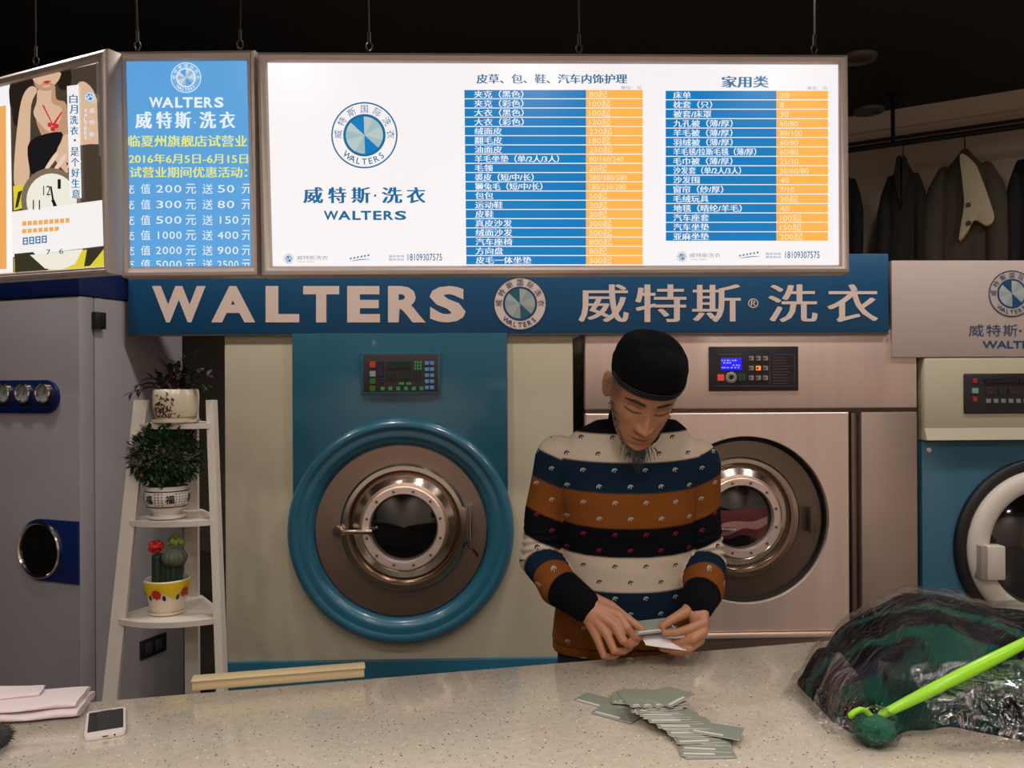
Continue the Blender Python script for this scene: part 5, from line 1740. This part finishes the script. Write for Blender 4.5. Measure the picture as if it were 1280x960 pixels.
def link_mesh(me, name, mats, parent, off):
    me.transform(Matrix.Translation(-off))
    me.materials.clear()
    for m_ in (mats if isinstance(mats, list) else [mats]):
        me.materials.append(m_)
    me.polygons.foreach_set('use_smooth', [True] * len(me.polygons))
    o = bpy.data.objects.new(name, me); COL.objects.link(o); o.parent = parent
    return o
# ---- head frame
HS = 1.06
HC_ = Vector((.3175, 2.03, 1.482))
HR = Matrix.Rotation(radians(2.0), 3, 'Z') @ Matrix.Rotation(radians(34), 3, 'X') @ Matrix.Rotation(radians(9.0), 3, 'Y')
def hw_(x, y, z): return HC_ + HR @ (Vector((x, y, z)) * HS)
def hl_(p): return (HR.transposed() @ (p - HC_)) / HS
def g(x, c, s): return math.exp(-((x - c) / s) ** 2)
HPROF = [(-.119, .010, -.064, -.040), (-.114, .026, -.078, -.020), (-.104, .038, -.085, .0), (-.085, .051, -.087, .030), (-.060, .061, -.087, .060), (-.030, .069, -.087, .080),
         (0, .0735, -.086, .092), (.035, .0755, -.091, .096), (.070, .070, -.082, .090), (.096, .052, -.058, .062), (.108, .028, -.026, .034), (.112, .006, -.002, .010)]
def hprof(z):
    for a, b_ in zip(HPROF, HPROF[1:]):
        if a[0] <= z <= b_[0]:
            k = (z - a[0]) / (b_[0] - a[0])
            return [a[i] + (b_[i] - a[i]) * k for i in (1, 2, 3)]
    return HPROF[-1][1:]
def face_disp(x, z):
    ax = abs(x)
    d = 0.0
    # nose: bridge to tip, wings, base
    if -.075 < z < .03:
        k = min(1, max(0, (.012 - z) / .056))
        d += (.006 + .021 * k ** 1.2) * math.exp(-(x / (.0085 + .004 * k)) ** 2) * (1 if z > -.046 else math.exp(-((z + .046) / .0075) ** 2)) * (1 if z < .0 else g(z, 0, .018))
    d += .010 * g(ax, .0145, .0065) * g(z, -.044, .008)
    d -= .0105 * g(ax, .033, .016) * g(z, .001, .012)           # sockets
    d += .0075 * g(ax, .033, .0125) * g(z, -.003, .0080)         # closed lids
    d += .0055 * g(ax, .032, .020) * g(z, .019, .0075)           # brow
    d += .005 * g(ax, .046, .017) * g(z, -.028, .017)            # cheekbones
    d += .0085 * math.exp(-(x / .020) ** 4) * g(z, -.0675, .0055)    # upper lip
    d += .0085 * math.exp(-(x / .017) ** 4) * g(z, -.0805, .0060)    # lower lip
    d -= .0040 * math.exp(-(x / .022) ** 4) * g(z, -.0740, .0024)    # mouth line
    d += .003 * g(x, 0, .024) * g(z, -.064, .016)
    d -= .0035 * g(x, 0, .020) * g(z, -.091, .006)
    d += .0075 * g(x, 0, .019) * g(z, -.104, .011)               # chin
    return d
rings = []
NZ, NA = 90, 96
for j in range(NZ + 1):
    z = -.119 + .231 * j / NZ
    w_, yf, yb = hprof(z)
    y0, ry = (yf + yb) / 2, (yb - yf) / 2
    ring = []
    for i in range(NA):
        a = 2 * pi * i / NA
        sx, cy = sin(a), cos(a)
        x = w_ * math.copysign(abs(sx) ** .92, sx); y = y0 - ry * math.copysign(abs(cy) ** .88, cy)
        fw = max(0, cy) ** .5
        y -= face_disp(x, z) * fw
        ring.append(hw_(x, y, z))
    rings.append(ring)
body = MB()
body.loft(rings)
for sg in (-1, 1):
    rot = HR @ Matrix.Rotation(sg * radians(-18), 3, 'Z')
    body.ell(hw_(sg * .079, .014, -.004), (.010 * HS, .020 * HS, .032 * HS), rot, 20, 14)
    body.ell(hw_(sg * .083, .022, .002), (.007 * HS, .015 * HS, .026 * HS), rot, 20, 14)
# neck, trunk, arms (under the clothes), legs
nb = P(798, 545, 2.155)
body.capsule([hw_(0, .030, -.02), hw_(0, .036, -.065), nb + Vector((0, 0, -.01)), nb + Vector((-.012, .01, -.08))], [.050, .054, .058, .075], 24)
def ering(c, rx, ry, n=40, e=.85):
    return [Vector((c[0] + rx * math.copysign(abs(cos(a)) ** e, cos(a)), c[1] + ry * math.copysign(abs(sin(a)) ** e, sin(a)), c[2])) for a in [2 * pi * i / n for i in range(n)]]
TOR = [(809, 690, 868, 2.19, .119), (800, 690, 868, 2.19, .125), (775, 692, 867, 2.185, .126), (740, 697, 868, 2.18, .122), (690, 701, 868, 2.175, .122), (640, 701, 868, 2.17, .125),
       (605, 696, 872, 2.17, .124), (578, 690, 880, 2.175, .116), (560, 694, 876, 2.18, .104), (548, 708, 866, 2.18, .090), (535, 726, 856, 2.172, .076), (525, 746, 844, 2.160, .066)]
def tor_rings(shrink):
    out = []
    for (y, xl, xr, Y, ry) in TOR:
        a, b_ = P(xl, y, Y), P(xr, y, Y)
        out.append(ering(((a.x + b_.x) / 2, Y, (a.z + b_.z) / 2), (b_.x - a.x) / 2 - shrink, ry - shrink))
    return out
body.loft(tor_rings(.014))
ARM = {-1: [P(700, 575, 2.18), P(683, 640, 2.18), P(677, 700, 2.15), P(699, 733, 2.05), P(731, 757, 1.965)],
       1: [P(869, 580, 2.18), P(873, 640, 2.18), P(880, 702, 2.14), P(880, 736, 2.04), P(872, 757, 1.975)]}
SLR = [.066, .058, .053, .049, .039]
for sg in (-1, 1):
    body.capsule(ARM[sg], [.048, .044, .040, .036, .0275], 20)
hipz = .86
for sg in (-1, 1):
    body.capsule([MAN + Vector((sg * .085, .01, .88)), MAN + Vector((sg * .095, .015, .50)), MAN + Vector((sg * .10, .03, .10)), MAN + Vector((sg * .105, -.06, .045))], [.085, .062, .042, .036], 20)
# ---- hands
def digit(pts, r):
    body.capsule(pts, r, 14)
Hn = lambda x, y, Y: P(x, y, Y)
W = ARM[-1][-1]
# his right hand (left in the photo): back of the hand to the viewer, thumb above
kn = [Hn(773, 769, 1.925), Hn(768, 781, 1.912), Hn(759, 793, 1.913), Hn(748, 801, 1.922)]
for i, k in enumerate(kn):
    mid = W * .5 + k * .5 + Vector((0, -.004, .002))
    digit([W + Vector((.0, -.004, .010 - .007 * i)), mid, k], [.019, .0165, .0125 - .0008 * i])
body.ell((W * .45 + (kn[1] + kn[2]) * .275), (.036, .016, .028), Matrix.Rotation(radians(28), 3, 'Y'), 20, 12)
digit([kn[0], Hn(784, 785, 1.905), Hn(792, 796, 1.915), Hn(800, 797, 1.930)], [.0118, .0104, .0094, .0080])
digit([kn[1], Hn(779, 801, 1.895), Hn(787, 806, 1.910), Hn(795, 803, 1.930)], [.0120, .0106, .0096, .0080])
digit([kn[2], Hn(768, 814, 1.898), Hn(779, 814, 1.915), Hn(788, 809, 1.936)], [.0112, .0100, .0092, .0080])
digit([kn[3], Hn(755, 820, 1.912), Hn(766, 821, 1.925), Hn(776, 815, 1.942)], [.0100, .0090, .0082, .0072])
digit([W + Vector((.012, .004, .016)), Hn(763, 759, 1.952), Hn(781, 772, 1.946), Hn(794, 781, 1.938), Hn(803, 787, 1.934)], [.017, .0150, .0120, .0108, .0085])
# his left hand (right in the photo): thumb on top of the cards, fingers under them
W2 = ARM[1][-1]
kn2 = [Hn(879, 779, 1.925), Hn(879, 790, 1.916), Hn(875, 800, 1.920), Hn(867, 806, 1.930)]
for i, k in enumerate(kn2):
    mid = W2 * .5 + k * .5 + Vector((.003, -.004, 0))
    digit([W2 + Vector((.006 - .006 * i, -.004, .002)), mid, k], [.019, .0165, .0122 - .0007 * i])
body.ell((W2 * .45 + (kn2[1] + kn2[2]) * .275), (.024, .016, .032), Matrix.Rotation(radians(-8), 3, 'Y'), 20, 12)
digit([kn2[0], Hn(862, 786, 1.905), Hn(846, 791, 1.908), Hn(831, 792, 1.918)], [.0118, .0104, .0094, .0080])
digit([kn2[1], Hn(866, 799, 1.896), Hn(853, 803, 1.906), Hn(842, 803, 1.922)], [.0118, .0104, .0094, .0080])
digit([kn2[2], Hn(861, 811, 1.900), Hn(844, 813, 1.910), Hn(827, 810, 1.926)], [.0114, .0102, .0094, .0080])
digit([kn2[3], Hn(855, 815, 1.922), Hn(845, 816, 1.932), Hn(836, 813, 1.942)], [.0100, .0090, .0082, .0072])
digit([W2 + Vector((-.012, .004, .006)), Hn(858, 765, 1.950), Hn(845, 772, 1.940), Hn(836, 777, 1.934), Hn(828, 783, 1.931)], [.0165, .0148, .0118, .0108, .0088])
bme = remeshed(body, .0027, 3, 'body')
# ---- skin colouring: lips, brows, lash line, shaved beard shadow (the man's own colours); lid crease, mouth line and nostrils are painted shade
M_SKIN = bpy.data.materials.new('skin'); M_SKIN.use_nodes = True
nt = M_SKIN.node_tree; b = nt.nodes['Principled BSDF']; b.inputs['Roughness'].default_value = .48
b.inputs['Subsurface Weight'].default_value = .08; b.inputs['Subsurface Radius'].default_value = (.012, .005, .003); b.inputs['Subsurface Scale'].default_value = .4
a_ = nt.nodes.new('ShaderNodeAttribute'); a_.attribute_name = 'Col'
nt.links.new(a_.outputs['Color'], b.inputs['Base Color'])
ca = bme.color_attributes.new('Col', 'FLOAT_COLOR', 'POINT')
SK, LIP, HAIR, SHD = lin((170, 117, 86)), lin((160, 90, 78)), lin((26, 21, 19)), lin((120, 92, 76))
def mixc(a, b_, k): return tuple(x + (y - x) * k for x, y in zip(a, b_))
def sstep(a, b_, x):
    t_ = min(1, max(0, (x - a) / (b_ - a))); return t_ * t_ * (3 - 2 * t_)
cols_ = []
for v_ in bme.vertices:
    p = v_.co
    c_ = SK
    if p.z > 1.30 and (p - HC_).length < .17:
        x, y, z = hl_(p)
        ax = abs(x)
        c_ = mixc(SK, lin((176, 120, 90)), .5 * sstep(.0, .03, noise.noise(p * 60) * .05 + .012))
        if y < -.03:
            bz = .0185 + .005 * sstep(.01, .034, ax) - .006 * sstep(.036, .058, ax)
            th_ = .0052 * (1 - .45 * sstep(.03, .058, ax))
            br = sstep(.010, .015, ax) * (1 - sstep(.052, .060, ax)) * (1 - sstep(th_ * .55, th_ * 1.15, abs(z - bz)))
            c_ = mixc(c_, HAIR, br)
            la = (1 - sstep(.016, .020, abs(ax - .033))) * (1 - sstep(.0012, .0030, abs(z + .0085 - .0035 * ((ax - .033) / .018) ** 2)))
            c_ = mixc(c_, HAIR, la * .9)
            lid = (1 - sstep(.014, .019, abs(ax - .033))) * (1 - sstep(.0008, .002, abs(z - .005 + .003 * ((ax - .033) / .018) ** 2)))
            c_ = mixc(c_, lin((110, 70, 52)), lid * .6)
            lw_ = .0215
            lp = (1 - sstep(lw_ * .8, lw_, ax)) * (1 - sstep(.010 * (1 - (ax / lw_) ** 2 * .75), .0135 * (1 - (ax / lw_) ** 2 * .7) + .0005, abs(z + .0742)))
            c_ = mixc(c_, LIP, lp * .85)
            c_ = mixc(c_, HAIR, (1 - sstep(.017, .021, ax)) * (1 - sstep(.0007, .0018, abs(z + .0742))) * .55)
            mo = (1 - sstep(.018, .027, ax)) * g(z, -.0585, .0045) * sstep(.0, .004, ax)
            c_ = mixc(c_, HAIR, mo * .38)
            no = g(ax, .008, .004) * g(z, -.052, .0035)
            c_ = mixc(c_, HAIR, no * .5)
        jaw = sstep(.045, .062, ax) * sstep(-.02, -.045, z) * (1 if y > -.06 else .6) * .75
        chin = sstep(-.094, -.108, z) * (1 - sstep(.03, .05, ax)) * .55
        side = sstep(.058, .068, ax) * (1 - sstep(.0, .02, y)) * sstep(-.035, .02, z) * .55
        c_ = mixc(c_, SHD, max(jaw, chin, 0) * .8)
        c_ = mixc(c_, HAIR, side)
        if y > .02 and z > -.06: c_ = mixc(c_, HAIR, sstep(.03, .05, y) * .85 * (1 if ax < .077 else 0))
    cols_.append(c_)
for i, c_ in enumerate(cols_):
    ca.data[i].color = c_ + (1,)
body_o = link_mesh(bme, 'body', M_SKIN, man, MAN)
# finger nails on the two thumbs and index fingers are too small to part from the skin at this distance
# ---- sweater
sw = MB()
sw.loft(tor_rings(0.0))
for sg in (-1, 1):
    sw.capsule(ARM[sg], SLR, 28)
# collar
cr = MB()
swme = remeshed(sw, .0030, 6, 'sweater')
THR = [1.5 - (y - 480) * 2.07 / F for y in (545, 579, 617, 660, 697, 740, 776)]
CW, CN, CB_, CK = lin((192, 174, 154)), lin((15, 33, 50)), lin((118, 67, 24)), lin((7, 7, 13))
SEQ = [(CK, None), (CW, 'n'), (CN, 'w'), (CB_, 'w'), (CK, 'r'), (CW, 'n'), (CN, 'w'), (CB_, 'w')]
MOT = {'n': lin((36, 44, 66)), 'w': lin((160, 152, 142)), 'r': lin((120, 28, 32))}
def seg_near(p, pts):
    best = None; acc = 0
    for a, b_ in zip(pts, pts[1:]):
        d = b_ - a; L = d.length
        t_ = min(1, max(0, (p - a).dot(d) / (L * L)))
        q_ = a + d * t_; dist = (p - q_).length
        if best is None or dist < best[0]:
            best = (dist, acc + t_ * L, a, b_)
        acc += L
    return best
ACC = {}
for sg in (-1, 1):
    acc = [0]
    for a, b_ in zip(ARM[sg], ARM[sg][1:]): acc.append(acc[-1] + (b_ - a).length)
    ACC[sg] = acc
trg = tor_rings(0)
TZ = [(r_[0].z, sum(p.x for p in r_) / len(r_), r_[0].y, (max(p.x for p in r_) - min(p.x for p in r_)) / 2, (max(p.y for p in r_) - min(p.y for p in r_)) / 2) for r_ in trg]
def torso_e(p):
    for a, b_ in zip(TZ, TZ[1:]):
        if a[0] <= p.z <= b_[0]:
            k = (p.z - a[0]) / (b_[0] - a[0])
            cx, cy, rx, ry = [a[i] + (b_[i] - a[i]) * k for i in (1, 2, 3, 4)]
            n_ = 2.35
            return (abs((p.x - cx) / rx) ** n_ + abs((p.y - cy) / ry) ** n_) ** (1 / n_) - 1
    return 9
ca = swme.color_attributes.new('Col', 'FLOAT_COLOR', 'POINT')
cm = swme.color_attributes.new('Mot', 'FLOAT_COLOR', 'POINT')
def rad_at(s, acc):
    for i in range(4):
        if s <= acc[i + 1] + 1e-9:
            return SLR[i] + (SLR[i + 1] - SLR[i]) * (s - acc[i]) / (acc[i + 1] - acc[i])
    return SLR[-1]
nrm = [v_.normal.copy() for v_ in swme.vertices]
for i, v_ in enumerate(swme.vertices):
    p = v_.co
    idx = None; et = torso_e(p) * .12
    best = None
    for sg in (-1, 1):
        d, s, a, b_ = seg_near(p, ARM[sg])
        ea = d - rad_at(s, ACC[sg])
        if best is None or abs(ea) < abs(best[0]): best = (ea, s, sg)
    wr = 0.0; ze = None
    if abs(best[0]) < abs(et):
        s, sg = best[1], best[2]
        el = ACC[sg][2]
        if s < el + .012:
            inner = P(708 if sg < 0 else 862, 600, 2.1).x
            o_ = max(0, (inner - p.x) * 1 if sg < 0 else (p.x - inner))
            ze = p.z - .42 * o_
            idx = sum(1 for h_ in THR if ze < h_)
            idx = min(idx, 5)
        else:
            sf = s - el; ze = None
            idx = 5 if sf < .018 else (6 if sf < .070 else (7 if sf < .135 else 0))
        k = math.exp(-((s - el + .005) / .055) ** 2)
        wr = .0045 * k * sin((s - el) * 330 + p.x * 60) + .003 * noise.noise(p * 14)
        cuff0 = ACC[sg][4] - .045
        if s > cuff0: wr = .0007 * sin(math.atan2(p.z, p.x) * 60)
    else:
        ze = p.z - .010 * ((p.x - .29) / .18) ** 2
        idx = sum(1 for h_ in THR if ze < h_)
        side = min(1, abs(p.x - .285) / .17)
        wr = .004 * noise.noise(Vector((p.x * 7, p.y * 5, p.z * 16))) + .003 * side * sin(p.z * 110 + p.x * 30) * max(0, noise.noise(p * 6))
        if p.z < TZ[0][0] + .03: wr += -.003
    c_, m_ = SEQ[min(idx, 7)]
    if ze is not None:
        for q2, h_ in enumerate(THR):
            if abs(ze - h_) < .002 and (q2 < 5 or best[0] is None or not abs(best[0]) < abs(et)):
                c_ = mixc(SEQ[q2 + 1][0], SEQ[q2][0], min(1, max(0, (ze - h_) / .004 + .5)))
    elif idx in (5, 6, 7, 0):
        for h_, q0, q1 in ((.018, 5, 6), (.070, 6, 7), (.135, 7, 0)):
            if abs(sf - h_) < .002:
                c_ = mixc(SEQ[q0][0], SEQ[q1][0], min(1, max(0, (sf - h_) / .004 + .5)))
    ca.data[i].color = c_ + (1,)
    cm.data[i].color = (MOT[m_] if m_ else c_) + (1,)
    v_.co = p + nrm[i] * wr
M_SW = bpy.data.materials.new('striped_knit'); M_SW.use_nodes = True
nt = M_SW.node_tree; b = nt.nodes['Principled BSDF']; b.inputs['Roughness'].default_value = .95; b.inputs['Specular IOR Level'].default_value = .12
def mth(op, a, b2=None, c2=None):
    n_ = nt.nodes.new('ShaderNodeMath'); n_.operation = op
    for i_, v_ in enumerate((a, b2, c2)):
        if v_ is None: continue
        if isinstance(v_, (int, float)): n_.inputs[i_].default_value = v_
        else: nt.links.new(v_, n_.inputs[i_])
    return n_.outputs[0]
tc = nt.nodes.new('ShaderNodeTexCoord'); sp = nt.nodes.new('ShaderNodeSeparateXYZ'); nt.links.new(tc.outputs['Object'], sp.inputs[0])
CWD, RHT = .076, .0395
v_ = mth('DIVIDE', sp.outputs['Z'], RHT)
row = mth('FLOOR', v_)
odd = mth('MULTIPLY', mth('MODULO', row, 2.0), .5)
u_ = mth('ADD', mth('DIVIDE', sp.outputs['X'], CWD), odd)
du = mth('MULTIPLY', mth('SUBTRACT', mth('FRACT', mth('ADD', u_, 100.0)), .5), CWD)
dv_ = mth('MULTIPLY', mth('SUBTRACT', mth('FRACT', v_), .5), RHT)
# slanted little arc with a stem, like an umbrella
dr = mth('ADD', mth('MULTIPLY', du, .94), mth('MULTIPLY', dv_, .34))
ds = mth('SUBTRACT', mth('MULTIPLY', dv_, .94), mth('MULTIPLY', du, .34))
rr_ = mth('SQRT', mth('ADD', mth('MULTIPLY', dr, dr), mth('MULTIPLY', ds, ds)))
arc = mth('MULTIPLY', mth('MULTIPLY', mth('GREATER_THAN', rr_, .0040), mth('LESS_THAN', rr_, .0072)), mth('GREATER_THAN', ds, .0))
stem = mth('MULTIPLY', mth('LESS_THAN', mth('ABSOLUTE', dr), .0011), mth('MULTIPLY', mth('GREATER_THAN', ds, -.0035), mth('LESS_THAN', ds, .006)))
mask = mth('MAXIMUM', arc, stem)
at1 = nt.nodes.new('ShaderNodeAttribute'); at1.attribute_name = 'Col'
at2 = nt.nodes.new('ShaderNodeAttribute'); at2.attribute_name = 'Mot'
mx = nt.nodes.new('ShaderNodeMix'); mx.data_type = 'RGBA'
nt.links.new(mask, mx.inputs[0]); nt.links.new(at1.outputs['Color'], mx.inputs[6]); nt.links.new(at2.outputs['Color'], mx.inputs[7])
nt.links.new(mx.outputs[2], b.inputs['Base Color'])
nz = nt.nodes.new('ShaderNodeTexWave'); nz.inputs['Scale'].default_value = 160; nz.inputs['Distortion'].default_value = 1
nt.links.new(tc.outputs['Object'], nz.inputs['Vector'])
bp = nt.nodes.new('ShaderNodeBump'); bp.inputs['Strength'].default_value = .25; bp.inputs['Distance'].default_value = .002
nt.links.new(nz.outputs['Fac'], bp.inputs['Height']); nt.links.new(bp.outputs[0], b.inputs['Normal'])
swo = link_mesh(swme, 'sweater', M_SW, man, MAN)
M_KNITK = mat('navy_black_rib', (9, 11, 20), .95, spec=.12, bump=.3, bscale=90)
# ribbed collar
rings = []
for k in range(9):
    u = k / 8
    c0 = P(797, 538 - 0, 2.158) * (1 - u) + (hw_(0, .034, -.075) * .55 + nb * .45) * u
    ring = []
    for i in range(48):
        a = 2 * pi * i / 48
        rx = .079 - .012 * u; ry = .072 - .010 * u
        tilt = -.022 * sin(a) * -1
        ring.append(Vector((c0.x + rx * cos(a) * (1 + .008 * cos(24 * a)), c0.y + ry * sin(a), c0.z - .012 + .022 * u + .030 * sin(a))) - MAN)
    rings.append(ring)
recalc(MB().loft(rings, cap=False).build('collar', M_KNITK, man, sharp=80))
# ---- trousers and shoes
M_TRO = mat('black_trousers', (22, 22, 26), .85, bump=.2, bscale=70)
tr_ = MB()
z0 = TZ[0][0]
tr_.loft([ering((MAN.x - .005, MAN.y + .01, z), rx, ry) for z, rx, ry in ((z0 + .03, .168, .113), (z0 - .05, .170, .118), (.70, .172, .118), (.64, .160, .105))])
for sg in (-1, 1):
    tr_.capsule([MAN + Vector((sg * .085, .01, .74)), MAN + Vector((sg * .095, .015, .48)), MAN + Vector((sg * .10, .03, .10))], [.098, .078, .062], 24)
tme = remeshed(tr_, .009, 4, 'trousers')
link_mesh(tme, 'trousers', M_TRO, man, MAN)
for sg in (-1, 1):
    sh = MB(); rings = []
    for k in range(13):
        u = k / 12
        y = .085 - .27 * u
        w2 = .042 * (.75 + .45 * sin(pi * min(1, u * 1.05) ** .8)) * (1 if u < .85 else 1 - (u - .85) * 3.2)
        h2_ = .085 * (1 - u) ** .6 + .035 if u < 1 else .03
        rings.append([Vector((sg * .10 + w2 * cos(a), y, max(0, h2_ / 2 + h2_ / 2 * math.copysign(abs(sin(a)) ** .6, sin(a))))) for a in [2 * pi * i / 24 for i in range(24)]])
    sh.loft(rings); recalc(sh.build('shoe', M_BLACK, man, sharp=60))
# ---- cap
M_CAP = mat('black_felt', (6, 6, 7), .95, spec=.12, bump=.25, bscale=90)
CAPR = [(.040, .0800, .1000), (.050, .0825, .1025), (.066, .0850, .1055), (.070, .0835, .1040), (.088, .0820, .1015), (.104, .0765, .0950), (.113, .0690, .0860), (.118, .0620, .0760), (.121, .046, .058), (.123, .004, .005)]
cp2 = MB(); rings = []
def capring(z, rx, ry, n=64):
    out = []
    for i in range(n):
        a = 2 * pi * i / n
        e = .95
        x = rx * math.copysign(abs(sin(a)) ** e, sin(a)); y = .004 - ry * math.copysign(abs(cos(a)) ** e, cos(a))
        k = max(0, 1 - (z - .04) / .08)
        zz = z + k * (-.004 * cos(a) * 0 - .012 * (1 - cos(a)) / 2)
        # a soft dented crown
        dn = .004 * sin(3 * a + .6) * max(0, min(1, (z - .1) / .04))
        out.append(hw_(x * (1 + dn * 2), y, zz + dn) - MAN)
    return out
for (z, rx, ry) in CAPR: rings.append(capring(z, rx, ry))
rings = [capring(.046, .076, .096), capring(.041, .0775, .0975)] + rings
cp2.loft(rings)
cap = recalc(cp2.build('cap', M_CAP, man, sharp=35))
for z in (.0445, .0505, .0565):
    r_ = MB()
    pts = capring(z, .0822 + (z - .0445) * .25, .1022 + (z - .0445) * .25, 72)
    r_.tube([pts[i % 72] for i in range(-16, 17)], .0010, 6)
    r_.build('stitched_fold', mat('satin_black', (44, 40, 42), .4), cap)
# ---- beard
M_BEARD = mat('black_hair', (24, 20, 18), .6)
rnd = random.Random(9)
bd_ = MB()
for k in range(125):
    x = rnd.gauss(0, .0165)
    z = -.106 + .004 * rnd.random() + .25 * abs(x) * .5
    w_, yf, yb = hprof(max(-.117, z))
    y = yf - face_disp(x, z) + .002 + .008 * rnd.random()
    p0 = hw_(x, y, z)
    L = rnd.uniform(.030, .064) * (1 - min(.6, abs(x) * 14))
    p3 = p0 + Vector((x * .25 + rnd.gauss(0, .004) - .002, -.008 + rnd.gauss(0, .006), -L))
    p1 = p0 + Vector((x * .2, -.010, -L * .45 + rnd.gauss(0, .003)))
    path = [p0 * (1 - u) ** 2 + p1 * (2 * u * (1 - u)) + p3 * u ** 2 - MAN for u in [i / 5 for i in range(6)]]
    bd_.tube(path, [.0007, .0007, .0006, .0005, .0004, .0002], 4)
for k in range(170):
    sg = rnd.choice((-1, 1))
    u = rnd.random()
    x = sg * (.026 + .042 * u + rnd.gauss(0, .003)); z = -.108 + .085 * u ** 1.1 + rnd.gauss(0, .004)
    w_, yf, yb = hprof(z)
    k2 = min(.98, abs(x) / max(w_, .01))
    y = (yf + yb) / 2 - (yb - yf) / 2 * math.sqrt(max(0, 1 - k2 ** 2))
    p0 = hw_(x, y, z)
    d = Vector((x * .1, -.004, -rnd.uniform(.003, .008)))
    bd_.tube([p0 - MAN, p0 + d * .5 + Vector((0, -.002, 0)) - MAN, p0 + d - MAN], [.0006, .0005, .0002], 4)
bd_.build('beard', M_BEARD, man, kind='stuff')
# ---- the cards in his hands
M_WCARD = mat('white_card_back', (226, 220, 218), .6)
wproto = MB().slab(rrect(CARD_W, CARD_H, .003, 3), 0, CARD_T).build('card', M_WCARD, None, smooth=False)
wfirst = [True]
GH = 'white backed card in the fan held between the man\'s hands'
def held(px, py, Y, rz, rx, ry, lab):
    p = P(px, py, Y)
    c = put_card((p.x, p.y, p.z), (rx, ry, radians(rz)), lab, 'cards held by the man')
    return c
held(815, 783, 1.945, 8, radians(14), radians(-4), 'grey card pinched between the man\'s thumbs on top of his fan')
for i in range(7):
    c = wproto if i == 0 else wproto.copy()
    if i: COL.objects.link(c)
    c.location = P(824 + 1.6 * i, 793 + 1.5 * i, 1.945 - .003 * i)
    c.rotation_euler = (radians(20 - i), radians(-5 + 1.5 * i), radians(14 - 4.5 * i))
    tag(c, GH, 'card', 'cards held by the man')
